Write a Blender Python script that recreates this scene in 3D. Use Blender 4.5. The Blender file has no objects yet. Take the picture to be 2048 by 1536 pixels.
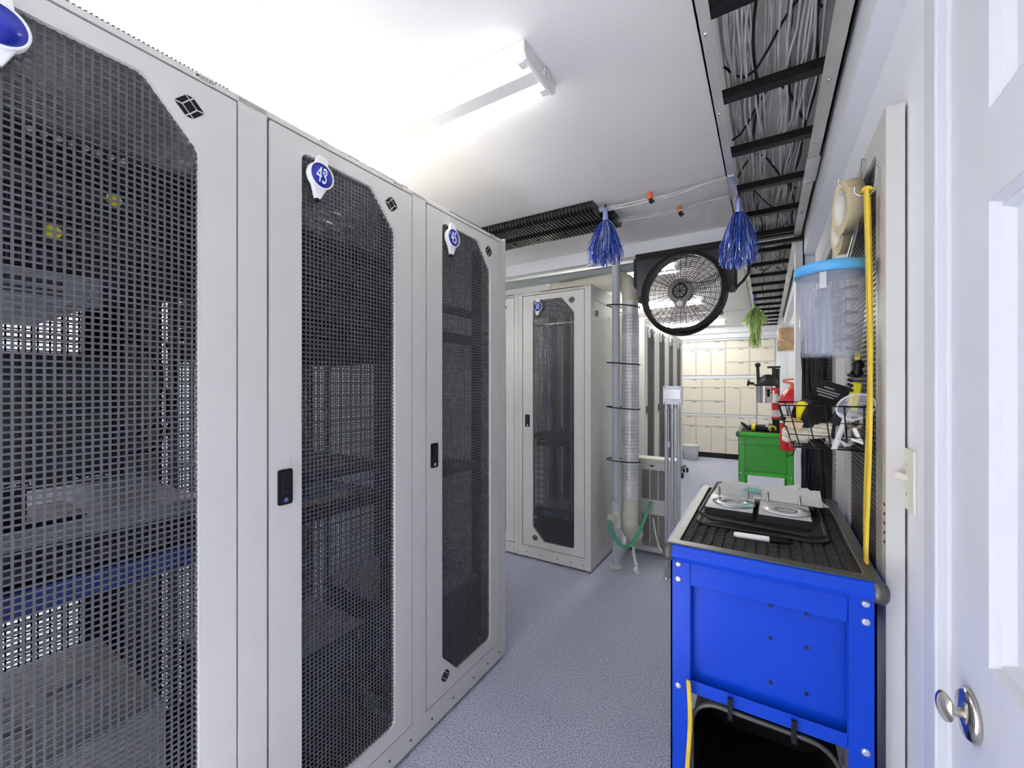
import bpy, math, random
from math import sin, cos, pi, radians
from mathutils import Vector, Matrix
from mathutils.geometry import tessellate_polygon
random.seed(11)
SC = bpy.context.scene
COL = SC.collection

# ------------------------------------------------------------------ helpers
class MB:
    def __init__(s):
        s.v = []; s.f = []; s.sm = []
    def add(s, vs, fs, smooth=False):
        b = len(s.v); s.v.extend([tuple(p) for p in vs])
        for f in fs:
            s.f.append(tuple(b + i for i in f)); s.sm.append(smooth)
        return s
    def box(s, x0, x1, y0, y1, z0, z1):
        vs = [(x0,y0,z0),(x1,y0,z0),(x1,y1,z0),(x0,y1,z0),(x0,y0,z1),(x1,y0,z1),(x1,y1,z1),(x0,y1,z1)]
        return s.add(vs, [(0,3,2,1),(4,5,6,7),(0,1,5,4),(1,2,6,5),(2,3,7,6),(3,0,4,7)])
    def obox(s, c, size, rot=(0,0,0)):
        from mathutils import Euler
        m = Euler(rot).to_matrix(); c = Vector(c)
        a, b, d = [q/2 for q in size]
        vs = [c + m @ Vector(p) for p in [(-a,-b,-d),(a,-b,-d),(a,b,-d),(-a,b,-d),(-a,-b,d),(a,-b,d),(a,b,d),(-a,b,d)]]
        return s.add(vs, [(0,3,2,1),(4,5,6,7),(0,1,5,4),(1,2,6,5),(2,3,7,6),(3,0,4,7)])
    def rings(s, rings, closed_ring=True, cap0=True, cap1=True, smooth=True):
        n = len(rings[0]); vs = [p for r in rings for p in r]; fs = []
        for i in range(len(rings)-1):
            for j in range(n if closed_ring else n-1):
                k = (j+1) % n
                fs.append((i*n+j, i*n+k, (i+1)*n+k, (i+1)*n+j))
        s.add(vs, fs, smooth)
        if cap0: s.add(rings[0], [tuple(reversed(range(n)))])
        if cap1: s.add(rings[-1], [tuple(range(n))])
        return s
    def tube(s, pts, r, n=6, cap=True, loop=False):
        P = [Vector(p) for p in pts]; m = len(P)
        rr = r if isinstance(r, (list, tuple)) else [r]*m
        t = []
        for i in range(m):
            if loop: d = P[(i+1) % m] - P[i-1]
            else: d = P[min(i+1, m-1)] - P[max(i-1, 0)]
            t.append(d.normalized() if d.length > 1e-9 else Vector((0,0,1)))
        a = Vector((0,0,1)) if abs(t[0].z) < .9 else Vector((1,0,0))
        u = t[0].cross(a).normalized(); R = []
        for i in range(m):
            u = (u - t[i]*u.dot(t[i]))
            u = u.normalized() if u.length > 1e-6 else t[i].orthogonal().normalized()
            w = t[i].cross(u)
            R.append([P[i] + (u*cos(2*pi*k/n) + w*sin(2*pi*k/n))*rr[i] for k in range(n)])
        if loop: R.append(R[0])
        return s.rings(R, True, cap and not loop, cap and not loop)
    def cyl(s, p0, p1, r0, r1=None, n=16):
        return s.tube([p0, p1], [r0, r0 if r1 is None else r1], n)
    def lathe(s, prof, o=(0,0,0), ax=(0,0,1), n=24, cap=True):
        ax = Vector(ax).normalized(); o = Vector(o)
        u = ax.orthogonal().normalized(); w = ax.cross(u)
        R = [[o + ax*z + (u*cos(2*pi*k/n) + w*sin(2*pi*k/n))*r for k in range(n)] for r, z in prof]
        return s.rings(R, True, cap, cap)
    def prism(s, poly, fn, d0, d1, holes=()):
        """extrude a 2D polygon (with holes) between depths d0 and d1; fn(a,b,d) gives the 3D point"""
        loops = [poly] + list(holes)
        flat = [p for l in loops for p in l]
        tris = tessellate_polygon([[Vector((p[0], p[1], 0)) for p in l] for l in loops])
        A = [fn(p[0], p[1], d0) for p in flat]; B = [fn(p[0], p[1], d1) for p in flat]
        n = len(flat)
        fs = [tuple(t) for t in tris] + [tuple(n+i for i in reversed(t)) for t in tris]
        b = 0
        for l in loops:
            m = len(l)
            for i in range(m):
                j = (i+1) % m
                fs.append((b+i, b+j, n+b+j, n+b+i))
            b += m
        return s.add(A+B, fs)
    def mesh(s, name, m):
        me = bpy.data.meshes.new(name)
        me.from_pydata(s.v, [], s.f); me.update()
        import bmesh
        bm = bmesh.new(); bm.from_mesh(me)
        bmesh.ops.recalc_face_normals(bm, faces=bm.faces); bm.to_mesh(me); bm.free()
        me.polygons.foreach_set('use_smooth', s.sm)
        if m: me.materials.append(m)
        return me

def tag(o, label=None, cat=None, group=None, kind=None):
    if label: o['label'] = label
    if cat: o['category'] = cat
    if group: o['group'] = group
    if kind: o['kind'] = kind
    return o
def obj(name, src, m=None, parent=None, bev=0, label=None):
    me = src.mesh(name, m) if isinstance(src, MB) else src
    o = bpy.data.objects.new(name, me); COL.objects.link(o)
    if parent: o.parent = parent
    if bev:
        md = o.modifiers.new('bevel', 'BEVEL'); md.width = bev; md.segments = 2; md.limit_method = 'ANGLE'; md.angle_limit = radians(40)
    if label: o['label'] = label
    return o
def thing(name, label, cat, loc=(0,0,0), rz=0, group=None):
    o = bpy.data.objects.new(name, None); COL.objects.link(o)
    o.empty_display_size = .05
    o.location = loc; o.rotation_euler = (0,0,rz)
    return tag(o, label, cat, group)
def single(name, mb, m, label, cat, group=None, bev=0, kind=None):
    return tag(obj(name, mb, m, None, bev), label, cat, group, kind)
def struct(name, mb, m, parent=None, bev=0):
    o = obj(name, mb, m, parent, bev)
    if not parent: o['kind'] = 'structure'
    return o
CACHE = {}
def cached(key, fn):
    if key not in CACHE: CACHE[key] = fn()
    return CACHE[key]
def copy_tree(o, parent=None):
    c = o.copy(); COL.objects.link(c); c.parent = parent
    for ch in list(o.children): copy_tree(ch, c)
    return c
def text_prism(mb, txt, fn, size=1.0, sx=1.0, d0=0, d1=.001):
    """letters as solid shapes centred on 0,0; fn(a,b,d) maps them into place"""
    cu = bpy.data.curves.new('t', 'FONT'); cu.body = txt; cu.size = size
    cu.align_x = 'CENTER'; cu.align_y = 'CENTER'; cu.resolution_u = 3
    o = bpy.data.objects.new('t', cu); COL.objects.link(o)
    dg = bpy.context.evaluated_depsgraph_get(); dg.update()
    me = bpy.data.meshes.new_from_object(o.evaluated_get(dg))
    A = [fn(v.co.x*sx, v.co.y, d1) for v in me.vertices]
    B = [fn(v.co.x*sx, v.co.y, d0) for v in me.vertices]
    n = len(A)
    fs = [tuple(p.vertices) for p in me.polygons]
    cnt = {}
    for p in me.polygons:
        vs = list(p.vertices)
        for i in range(len(vs)):
            e = (vs[i], vs[(i+1) % len(vs)]); cnt[tuple(sorted(e))] = cnt.get(tuple(sorted(e)), 0) + 1
    sides = [(a, b, n+b, n+a) for (a, b), c in cnt.items() if c == 1]
    mb.add(A+B, fs + sides)
    bpy.data.objects.remove(o); bpy.data.curves.remove(cu); bpy.data.meshes.remove(me)
def arc(cx, cy, r, a0, a1, n=6):
    return [(cx + r*cos(a0+(a1-a0)*i/n), cy + r*sin(a0+(a1-a0)*i/n)) for i in range(n+1)]
def rrect(x0, x1, y0, y1, r, n=5):
    return arc(x1-r, y0+r, r, -pi/2, 0, n) + arc(x1-r, y1-r, r, 0, pi/2, n) + arc(x0+r, y1-r, r, pi/2, pi, n) + arc(x0+r, y0+r, r, pi, 1.5*pi, n)
FRONT = lambda a, b, d: (a, d, b)          # polygon in x,z, depth along y
FLAT = lambda a, b, d: (a, b, d)           # polygon in x,y, height along z
def side(a, b, d): return (d, a, b)        # polygon in y,z, depth along x

# ------------------------------------------------------------------ materials
def mat(name, col, rough=.5, metal=0, spec=.5, var=.05, scale=8, bump=0, bscale=60, island=None, alpha=1, trans=0):
    m = bpy.data.materials.new(name); m.use_nodes = True
    nt = m.node_tree; b = nt.nodes['Principled BSDF']
    b.inputs['Roughness'].default_value = rough; b.inputs['Metallic'].default_value = metal
    b.inputs['Specular IOR Level'].default_value = spec
    tc = nt.nodes.new('ShaderNodeTexCoord')
    nz = nt.nodes.new('ShaderNodeTexNoise'); nz.inputs['Scale'].default_value = scale; nz.inputs['Detail'].default_value = 3
    nt.links.new(tc.outputs['Object'], nz.inputs['Vector'])
    rp = nt.nodes.new('ShaderNodeValToRGB')
    c = Vector(col)
    rp.color_ramp.elements[0].position = .3; rp.color_ramp.elements[1].position = .7
    rp.color_ramp.elements[0].color = (*(c*(1-var)), 1); rp.color_ramp.elements[1].color = (*[min(1, q*(1+var)) for q in c], 1)
    nt.links.new(nz.outputs['Fac'], rp.inputs['Fac'])
    if island:
        g = nt.nodes.new('ShaderNodeNewGeometry'); r2 = nt.nodes.new('ShaderNodeValToRGB')
        r2.color_ramp.elements.remove(r2.color_ramp.elements[1])
        for i, cc in enumerate(island):
            e = r2.color_ramp.elements[0] if i == 0 else r2.color_ramp.elements.new(i/len(island))
            e.color = (*cc, 1)
        r2.color_ramp.interpolation = 'CONSTANT'
        nt.links.new(g.outputs['Random Per Island'], r2.inputs['Fac'])
        nt.links.new(r2.outputs['Color'], b.inputs['Base Color'])
    else:
        nt.links.new(rp.outputs['Color'], b.inputs['Base Color'])
    if bump:
        n2 = nt.nodes.new('ShaderNodeTexNoise'); n2.inputs['Scale'].default_value = bscale; n2.inputs['Detail'].default_value = 4
        bp = nt.nodes.new('ShaderNodeBump'); bp.inputs['Strength'].default_value = bump; bp.inputs['Distance'].default_value = .01
        nt.links.new(tc.outputs['Object'], n2.inputs['Vector']); nt.links.new(n2.outputs['Fac'], bp.inputs['Height'])
        nt.links.new(bp.outputs['Normal'], b.inputs['Normal'])
    if trans: b.inputs['Transmission Weight'].default_value = trans
    if alpha < 1: b.inputs['Alpha'].default_value = alpha
    return m
def glow(name, col, s):
    m = bpy.data.materials.new(name); m.use_nodes = True; nt = m.node_tree
    nt.nodes.clear(); e = nt.nodes.new('ShaderNodeEmission'); o = nt.nodes.new('ShaderNodeOutputMaterial')
    e.inputs['Color'].default_value = (*col, 1); e.inputs['Strength'].default_value = s
    nt.links.new(e.outputs[0], o.inputs[0]); return m
def carpet_mat():
    m = mat('carpet', (.22,.23,.31), .95, spec=.1, bump=.5, bscale=260)
    nt = m.node_tree; b = nt.nodes['Principled BSDF']
    tc = nt.nodes['Texture Coordinate']
    n1 = nt.nodes.new('ShaderNodeTexNoise'); n1.inputs['Scale'].default_value = 170; n1.inputs['Detail'].default_value = 2
    n2 = nt.nodes.new('ShaderNodeTexNoise'); n2.inputs['Scale'].default_value = 5; n2.inputs['Detail'].default_value = 3
    nt.links.new(tc.outputs['Object'], n1.inputs['Vector']); nt.links.new(tc.outputs['Object'], n2.inputs['Vector'])
    rp = nt.nodes.new('ShaderNodeValToRGB'); e = rp.color_ramp.elements
    e[0].position = .32; e[0].color = (.30,.31,.42,1); e[1].position = .68; e[1].color = (.86,.88,.98,1)
    k = e.new(.5); k.color = (.58,.60,.74,1)
    nt.links.new(n1.outputs['Fac'], rp.inputs['Fac'])
    mx = nt.nodes.new('ShaderNodeMix'); mx.data_type = 'RGBA'; mx.blend_type = 'MULTIPLY'; mx.inputs[0].default_value = .35
    r2 = nt.nodes.new('ShaderNodeValToRGB'); r2.color_ramp.elements[0].color = (.7,.7,.72,1); r2.color_ramp.elements[1].color = (1,1,1,1)
    nt.links.new(n2.outputs['Fac'], r2.inputs['Fac'])
    nt.links.new(rp.outputs['Color'], mx.inputs[6]); nt.links.new(r2.outputs['Color'], mx.inputs[7])
    nt.links.new(mx.outputs[2], b.inputs['Base Color'])
    return m
M = dict(
    wall=mat('white_wall_paint', (.86,.875,.905), .6, var=.015, scale=3, bump=.04, bscale=120),
    ceil=mat('ceiling_paint', (.90,.885,.865), .8, var=.015, scale=2, bump=.05, bscale=90),
    carpet=carpet_mat(),
    door=mat('gloss_door_paint', (.68,.70,.74), .45, spec=.3, var=.01, bump=.02, bscale=40),
    rack=mat('rack_light_grey_paint', (.645,.635,.60), .38, var=.02, scale=4, bump=.02, bscale=500),
    gap=mat('dark_gap', (.02,.02,.02), .8),
    mesh=mat('perforated_steel', (.115,.118,.128), .42, metal=.4, var=.12, scale=5),
    rail=mat('rack_rail_black', (.016,.017,.021), .5, metal=.2),
    railgrey=mat('rack_rail_grey', (.25,.26,.29), .45, metal=.4),
    black=mat('black_plastic', (.007,.007,.008), .45, spec=.3, var=.2),
    blacksat=mat('black_satin', (.011,.010,.011), .4, spec=.35, var=.15),
    dark=mat('dark_grey_metal', (.035,.036,.041), .4, metal=.5, var=.15),
    server=mat('server_black', (.009,.0095,.012), .5, spec=.3, metal=.1, var=.2, scale=30),
    servergrey=mat('server_grey', (.30,.31,.31), .5, metal=.3, var=.08, scale=20),
    bay=mat('drive_bay', (.045,.047,.055), .4, metal=.4, var=.3, scale=60),
    silver=mat('silver_metal', (.62,.62,.64), .25, metal=.9, var=.1),
    chrome=mat('nickel', (.55,.52,.47), .18, metal=1, var=.05),
    ink=mat('black_ink', (.005,.0045,.005), .55, spec=.25),
    white=mat('white_plastic', (.88,.88,.88), .35, var=.02),
    ivory=mat('ivory_plastic', (.72,.71,.60), .4, var=.02),
    bblue=mat('badge_blue', (.012,.03,.42), .15, var=.25, scale=40),
    yellow=mat('yellow_sticker', (.85,.75,.05), .4, var=.05),
    ylabel=mat('lime_tag', (.7,.75,.05), .4),
    blueface=mat('deep_blue_faceplate', (.02,.05,.26), .35, var=.15),
    whitecable=mat('white_cable', (.62,.62,.60), .4, var=.1, scale=20),
    greycable=mat('grey_cable', (.62,.60,.59), .45, var=.18, scale=12),
    blackcable=mat('black_cable', (.008,.008,.010), .4, spec=.35, var=.2),
    tray=mat('tray_rail_pale_metal', (.62,.62,.57), .32, metal=.35, var=.08, scale=6),
    rung=mat('rung_black_steel', (.008,.0075,.008), .45, metal=.3, var=.2),
    bluecart=mat('blue_enamel', (.003,.060,.60), .28, spec=.25, var=.06, scale=6, bump=.01, bscale=300),
    greencart=mat('green_enamel', (.05,.42,.035), .3, var=.06, scale=6),
    trim=mat('worn_dark_trim', (.10,.10,.09), .35, metal=.5, var=.15, scale=25),
    rubber=mat('rubber_mat', (.026,.022,.021), .75, var=.25, scale=60, bump=.2, bscale=300),
    bolt=mat('bright_bolt', (.62,.68,.80), .25, metal=.7, var=.1, scale=90),
    leather=mat('black_leatherette', (.012,.0115,.013), .42, var=.15, scale=40, bump=.15, bscale=400),
    paper=mat('paper', (.93,.93,.92), .7, var=.02, scale=20),
    disc=mat('disc_silver', (.66,.75,.78), .12, metal=.75, var=.15, scale=14),
    discw=mat('disc_white', (.80,.81,.82), .2, var=.04, scale=10),
    sleeve=mat('clear_sleeve', (.75,.78,.82), .1, alpha=.25),
    tealprint=mat('teal_print', (.20,.55,.50), .3, var=.3, scale=30),
    strap=mat('yellow_strap', (.84,.60,.05), .6, var=.08, scale=20, bump=.3, bscale=500),
    tape=mat('masking_tape', (.72,.62,.38), .6, var=.06, scale=30),
    tapecore=mat('tape_side', (.82,.80,.72), .55, var=.05),
    clearp=mat('clear_plastic', (.66,.70,.82), .12, var=.05, alpha=.30),
    clearw=mat('clear_white_plastic', (.86,.88,.92), .08, var=.05, alpha=.5),
    ziptie=mat('bagged_ties', (.40,.42,.50), .3, island=[(.20,.215,.28),(.30,.315,.39),(.14,.15,.20),(.48,.50,.58)]),
    rimblue=mat('sky_blue_plastic', (.10,.42,.78), .3, var=.06),
    wire=mat('black_wire', (.012,.011,.011), .4, metal=.5),
    wood=mat('light_wood', (.72,.55,.33), .6, var=.12, scale=25),
    rope=mat('cotton_rope', (.76,.70,.56), .85, var=.08, scale=60, bump=.4, bscale=300),
    yel=mat('tool_yellow', (.86,.74,.02), .4, var=.04),
    red=mat('gloss_red', (.60,.02,.025), .2, var=.06),
    orange=mat('orange_plastic', (.80,.16,.06), .35, var=.1),
    amber=mat('amber_filling', (.72,.40,.07), .5, island=None, var=.5, scale=30),
    cloth_o=mat('orange_bits', (.78,.35,.14), .7, var=.4, scale=45),
    hpipe=mat('grey_green_pipe', (.30,.335,.34), .5, var=.03), pipe=mat('grey_pvc', (.52,.56,.58), .35, var=.03, scale=4),
    pipejoint=mat('pvc_joint', (.66,.67,.60), .4, var=.05),
    foil=mat('foil_duct', (.78,.78,.77), .38, metal=.35, var=.12, scale=18, bump=.5, bscale=60),
    fabricduct=mat('cream_duct', (.66,.64,.53), .7, var=.06, scale=12, bump=.2, bscale=30),
    acbody=mat('warm_white_plastic', (.66,.66,.62), .45, var=.03),
    green=mat('green_hose', (.08,.42,.22), .4, var=.08),
    conduit=mat('galvanised_conduit', (.55,.57,.60), .3, metal=.6, var=.06, scale=12),
    cream=mat('cream_laminate', (.84,.79,.66), .5, var=.015, scale=5),
    cabframe=mat('cabinet_frame', (.72,.71,.66), .5, var=.02),
    kick=mat('kick_black', (.008,.008,.008), .6),
    panelgrey=mat('dark_lilac_panel', (.055,.05,.06), .3, metal=.2, var=.1, scale=9),
    blade=mat('fan_blade_grey', (.22,.20,.19), .35, var=.1), smoke=mat('smoke_plastic', (.45,.42,.40), .2, var=.1, alpha=.35),
    vent=mat('black_ribbed_plastic', (.014,.013,.0145), .2, var=.15),
    tinselb=mat('blue_tinsel', (.05,.12,.7), .15, metal=.55, island=[(.03,.09,.62),(.07,.22,.9),(.16,.26,.85),(.45,.52,.92),(.03,.08,.5),(.8,.84,.95)]),
    tinselg=mat('green_tinsel', (.2,.5,.1), .15, metal=.5, island=[(.22,.52,.08),(.38,.66,.18),(.62,.82,.42),(.16,.40,.06),(.72,.62,.2),(.8,.9,.7)]),
    towerlight=mat('beige_computer_case', (.42,.42,.38), .5, var=.05),
    magblue=mat('magazine_blue', (.04,.10,.30), .3, var=.4, scale=14),
    magtan=mat('magazine_tan', (.60,.40,.20), .4, var=.4, scale=20),
    magwhite=mat('magazine_white', (.70,.68,.60), .4, var=.2, scale=20),
    cyl_yel=mat('yellow_cable', (.62,.55,.12), .4, var=.15), cyl_blue=mat('blue_cable', (.05,.16,.5), .4, var=.15),
)
TUBE = glow('fluorescent_tube', (1, .975, .94), 4.6)
TUBE2 = glow('bright_fluorescent_tube', (1, .985, .95), 19)
TUBE3 = glow('aisle_fluorescent_tube', (1, .985, .95), 12)
FIXW = mat('lamp_white_enamel', (.85,.85,.83), .3, var=.01)

# ------------------------------------------------------------------ room
XL, XR, YB, YF, ZC = -2.75, .25, -1.4, 9.0, 2.44
struct('floor', MB().box(XL-.1, XR+.1, YB-.1, YF+.1, -.1, 0), M['carpet'])
struct('ceiling', MB().box(XL-.1, XR+.1, YB-.1, YF+.1, ZC, ZC+.1), M['ceil'])
struct('wall_right', MB().box(XR, XR+.1, .985, YF+.1, 0, ZC), M['wall'])
struct('wall_right_behind', MB().box(XR, XR+.1, YB-.1, .06, 0, ZC).box(XR, XR+.1, .06, .985, 2.09, ZC), M['wall'])
struct('wall_left', MB().box(XL-.1, XL, YB-.1, YF+.1, 0, ZC), M['wall'])
WX0, WX1, WZ0, WZ1 = -2.3, -.35, .75, 2.15
struct('wall_back', MB().prism([(XL, 0), (XR, 0), (XR, ZC), (XL, ZC)], FRONT, YB-.1, YB, [[(WX0, WZ0), (WX1, WZ0), (WX1, WZ1), (WX0, WZ1)]]), M['wall'])
wn = struct('fill_window_1', MB().prism([(WX0-.05, WZ0-.05), (WX1+.05, WZ0-.05), (WX1+.05, WZ1+.05), (WX0-.05, WZ1+.05)], FRONT, YB-.06, YB+.015, [[(WX0, WZ0), (-1.15, WZ0), (-1.15, WZ1), (WX0, WZ1)], [(-1.10, WZ0), (WX1, WZ0), (WX1, WZ1), (-1.10, WZ1)]]), M['door'])  # invented opening and frame, added behind the camera to let in fill light
sky = bpy.data.objects.new('daylight', bpy.data.lights.new('daylight', 'AREA')); COL.objects.link(sky)  # area lamp added as fill just outside the invented opening
sky.data.shape = 'RECTANGLE'; sky.data.size = WX1-WX0; sky.data.size_y = WZ1-WZ0; sky.data.energy = 5; sky.data.color = (1, .99, .97)
sun = bpy.data.objects.new('sun', bpy.data.lights.new('sun', 'SUN')); COL.objects.link(sun)  # added lamp: lights an unseen floor patch that bounces up to the ceiling
sun.data.energy = 19; sun.data.angle = .02; sun.data.color = (1, .97, .93); sun.location = (-1, -4, 5)
sun.rotation_euler = Vector((-.06, .60, -.80)).to_track_quat('-Z', 'Y').to_euler()
sky.location = ((WX0+WX1)/2, YB-.12, (WZ0+WZ1)/2); sky.rotation_euler = (pi/2, 0, 0)
struct('wall_far', MB().box(XL, XR, YF, YF+.1, 0, ZC), M['wall'])
struct('trim_1', MB().box(.196, XR, YB, 3.147, 2.167, ZC), M['wall'])
struct('trim_2', MB().box(.196, XR, 3.3, YF-.4, 2.167, ZC), M['wall'])
HEAD = struct('trim_3', MB().box(XL, .155, 3.147, 3.27, 2.335, ZC).box(XL, .155, 3.125, 3.147, 2.335, 2.35), M['wall'])
struct('trim_4', MB().box(.155, XR, 3.147, 3.3, 0, ZC), M['wall'])
struct('trim_5', MB().box(.165, XR, 6.6, 6.75, 0, ZC), M['wall'])
struct('trim_6', MB().box(XL, XR, 8.56, 8.99, 2.20, 2.439).box(XL, XR, 8.50, 8.56, 2.235, 2.26).box(XL, XR, 8.47, 8.56, 2.33, 2.36), M['wall'])
# white panelled door in the right wall, camera side
def door_leaf():
    mb = MB(); y0, y1, x = .075, .921, .25
    pans = []
    for (a, b) in ((.16, .42), (.52, .785)):
        for (c, d) in ((.22, .86), (.992, 1.609), (1.717, 1.95)): pans.append((a, b, c, d))
    outer = [(y0, .01), (y1, .01), (y1, 2.03), (y0, 2.03)]
    mb.prism(outer, side, x, x+.035, [[(a,c),(b,c),(b,d),(a,d)] for a, b, c, d in pans])
    for a, b, c, d in pans:
        def loop(k, xx): return [(xx, a+k, c+k), (xx, b-k, c+k), (xx, b-k, d-k), (xx, a+k, d-k)]
        mb.rings([loop(0, x), loop(.006, x-.005), loop(.012, x+.006), loop(.018, x+.002), loop(.026, x+.013), loop(.045, x+.013), loop(.075, x+.003)], True, False, True, False)
    return mb
DOOR = struct('door_1', door_leaf(), M['door'])
struct('trim_7', MB().box(.232, .25, .928, .985, 0, 2.10).box(.244, .30, .9215, .928, 0, 2.04).box(.24, .25, .06, .928, 2.035, 2.09), M['door'], bev=.004)
lk = obj('thumb_turn_lock', MB().lathe([(.034, 0), (.036, -.004), (.030, -.010), (.012, -.012)], (.25, .845, .893), (1,0,0), 28), M['chrome'], DOOR)
obj('thumb_turn', MB().lathe([(.007, 0), (.007, -.010)], (.239, .845, .893), (1,0,0), 12).prism([(.011*cos(a), .021*sin(a)) for a in [2*pi*i/20 for i in range(20)]], lambda a, b, d: (.222+a*.9-b*.15, .847+d+a*.25, .895+b), -.004, .004), M['chrome'], lk, bev=.003)
# light switch
sw = thing('light_switch', 'white single toggle light switch plate on the wall beside the door', 'light switch', (.25, 1.142, 1.172))
obj('cover_plate', MB().box(-.006, 0, -.044, .044, -.063, .063), M['ivory'], sw, bev=.003)
obj('toggle', MB().obox((-.014, 0, .006), (.022, .009, .013), (0, .3, 0)), M['ivory'], sw, bev=.002)
for z in (-.03, .03): obj('screw', MB().cyl((-.0075, 0, z), (-.006, 0, z), .003, n=8), M['silver'], sw)

# ------------------------------------------------------------------ fluorescent fixtures
def fixture_proto(label):
    t = thing('fluorescent_fixture', label, 'ceiling light', (-.65, 1.22, ZC))
    L = 1.25
    prof = [(-.108, 0), (.108, 0), (.108, -.008), (.045, -.018), (.028, -.044), (-.028, -.044), (-.045, -.018), (-.108, -.008)]
    obj('housing', MB().prism(prof, lambda a, b, d: (d, a, b), -L, 0), FIXW, t)
    ep = [(-.112, 0), (.112, 0), (.112, -.036), (.095, -.052), (.05, -.056), (-.05, -.056), (-.095, -.052), (-.112, -.036)]
    for x0, x1 in ((0, .012), (-L-.012, -L)):
        obj('end_cap', MB().prism(ep, lambda a, b, d: (d, a, b), x0, x1), FIXW, t, bev=.003)
    for y in (-.074, .074):
        tb = obj('tube', MB().cyl((-L+.03, y, -.034), (-.03, y, -.034), .0145, n=14), TUBE, t)
        for x0, x1 in ((-.03, -.001), (-L+.001, -L+.03)):
            obj('lamp_holder', MB().obox(((x0+x1)/2, y, -.034), (.026, .034, .034)), M['white'], t, bev=.004)
    obj('knockout', MB().tube([(.016, .03+.018*cos(a), -.026+.018*sin(a)) for a in [i*pi/6 for i in range(8)]], .004, 6), M['white'], t)
    return t
FX = fixture_proto('fluorescent batten with two bare tubes above cabinets 43 and 45')
for (x, y, lab) in ((-.65, -.75, 'fluorescent batten with two bare tubes on the ceiling behind the camera position'),
                    (-.66, 3.9, 'fluorescent batten just behind the ceiling header over the air conditioner'),
                    (-.66, 5.6, 'fluorescent batten seen through the round black fan'),
                    (-.58, 7.7, 'fluorescent batten by the far cream cabinets, glowing below the fan')):
    c = copy_tree(FX); c.location = (x, y, ZC); c['label'] = lab
    if y > 3:
        for ch in c.children:
            if ch.name.startswith('tube'):
                ch.data = cached('tube2' + str(round(ch.data.vertices[0].co.y, 1)), lambda: ch.data.copy()); ch.data.materials[0] = TUBE2
for (x, y, lab) in ((-2.745, 1.62, 'fluorescent batten on the rear aisle wall behind cabinets 43 and 45'), (-2.745, .30, 'fluorescent batten on the rear aisle wall behind the nearest cabinet')):
    c = copy_tree(FX); c.location = (x, y, 1.93); c.rotation_euler = Matrix(((0, 0, -1), (1, 0, 0), (0, -1, 0))).to_euler(); c['label'] = lab
    for ch in c.children:
        if ch.name.startswith('tube'): ch.data = ch.data.copy(); ch.data.materials[0] = TUBE3

# ------------------------------------------------------------------ server cabinets
W, D, HT = .594, .80, 2.1
def opening():
    x0, x1, z0, z1 = .130, .477, .158, 2.025
    r = .022
    p = [(x0+.10, z0)] + arc(x1-r, z0+r, r, -pi/2, 0)
    p += [(x1, z1-.125), (x1-.004, z1-.112), (x1-.092, z1-.010), (x1-.105, z1)]
    p += arc(x0+r, z1-r, r, pi/2, pi) + [(x0, z0+.112), (x0+.004, z0+.10)]
    return p
def clipx(poly, z):      # x-extent of the opening at height z
    xs = []
    for i in range(len(poly)):
        a, b = poly[i], poly[(i+1) % len(poly)]
        if (a[1]-z)*(b[1]-z) <= 0 and a[1] != b[1]:
            xs.append(a[0] + (b[0]-a[0])*(z-a[1])/(b[1]-a[1]))
    return (min(xs), max(xs)) if xs else None
def clipz(poly, x):
    zs = []
    for i in range(len(poly)):
        a, b = poly[i], poly[(i+1) % len(poly)]
        if (a[0]-x)*(b[0]-x) <= 0 and a[0] != b[0]:
            zs.append(a[1] + (b[1]-a[1])*(x-a[0])/(b[0]-a[0]))
    return (min(zs), max(zs)) if zs else None
OP = opening()
def grille_mb(y0, pitch=.0127, w=.0040):
    mb = MB(); e = .004
    x = .130 + pitch*.5
    while x < .477:
        c = clipz(OP, x)
        if c: mb.box(x-w/2, x+w/2, y0, y0+.0022, c[0]-e, c[1]+e)
        x += pitch
    z = .158 + pitch*.5
    while z < 2.025:
        c = clipx(OP, z)
        if c: mb.box(c[0]-e, c[1]+e, y0+.0005, y0+.0027, z-w/2, z+w/2)
        z += pitch
    return mb
def emblem_mb(cx, cz, size=.062):
    P = {'A':(-.5,0),'B':(-.125,.40),'C':(.125,.40),'D':(.5,0),'E':(.125,-.40),'F':(-.125,-.40),'P':(-.24,-.0),'Q':(0,.27),'R':(.24,0),'S':(0,-.27)}
    mb = MB()
    for q in ('ABQP','BCQ','CDRQ','PQRS','DESR','EFS','FAPS'):
        pts = [P[k] for k in q]; mx = sum(p[0] for p in pts)/len(pts); mz = sum(p[1] for p in pts)/len(pts)
        k = .84
        mb.prism([(cx+size*(mx+(p[0]-mx)*k), cz+size*(mz+(p[1]-mz)*k)) for p in pts], FRONT, -.0006, .0004)
    return mb
def frame_mb():
    mb = MB()
    mb.box(0, .0345, 0, .05, .02, 2.085).box(W-.0345, W, 0, .05, .02, 2.085)
    mb.box(.0345, W-.0345, 0, .05, .02, .104)                                   # plinth
    mb.prism([(0, 2.0715), (0, 2.085), (.018, 2.098), (.06, 2.098), (.06, 2.0715)], lambda a, b, d: (d, a, b), 0, W)   # chamfered head
    mb.box(0, .04, D-.05, D, .02, 2.098).box(W-.04, W, D-.05, D, .02, 2.098)     # rear posts
    mb.box(.04, W-.04, D-.05, D, .02, .08).box(.04, W-.04, D-.05, D, 2.06, 2.098)
    for x in (0, W-.03): mb.box(x, x+.03, .05, D-.05, .02, .07).box(x, x+.03, .05, D-.05, 2.06, 2.098)
    return mb
def slots_mb():
    mb = MB(); n = 44
    for i in range(n):
        x = .195 + .008*i
        mb.obox((x, .0085, 2.0922), (.0026, .020, .0016), (radians(36), 0, radians(-22)))
    return mb
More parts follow.
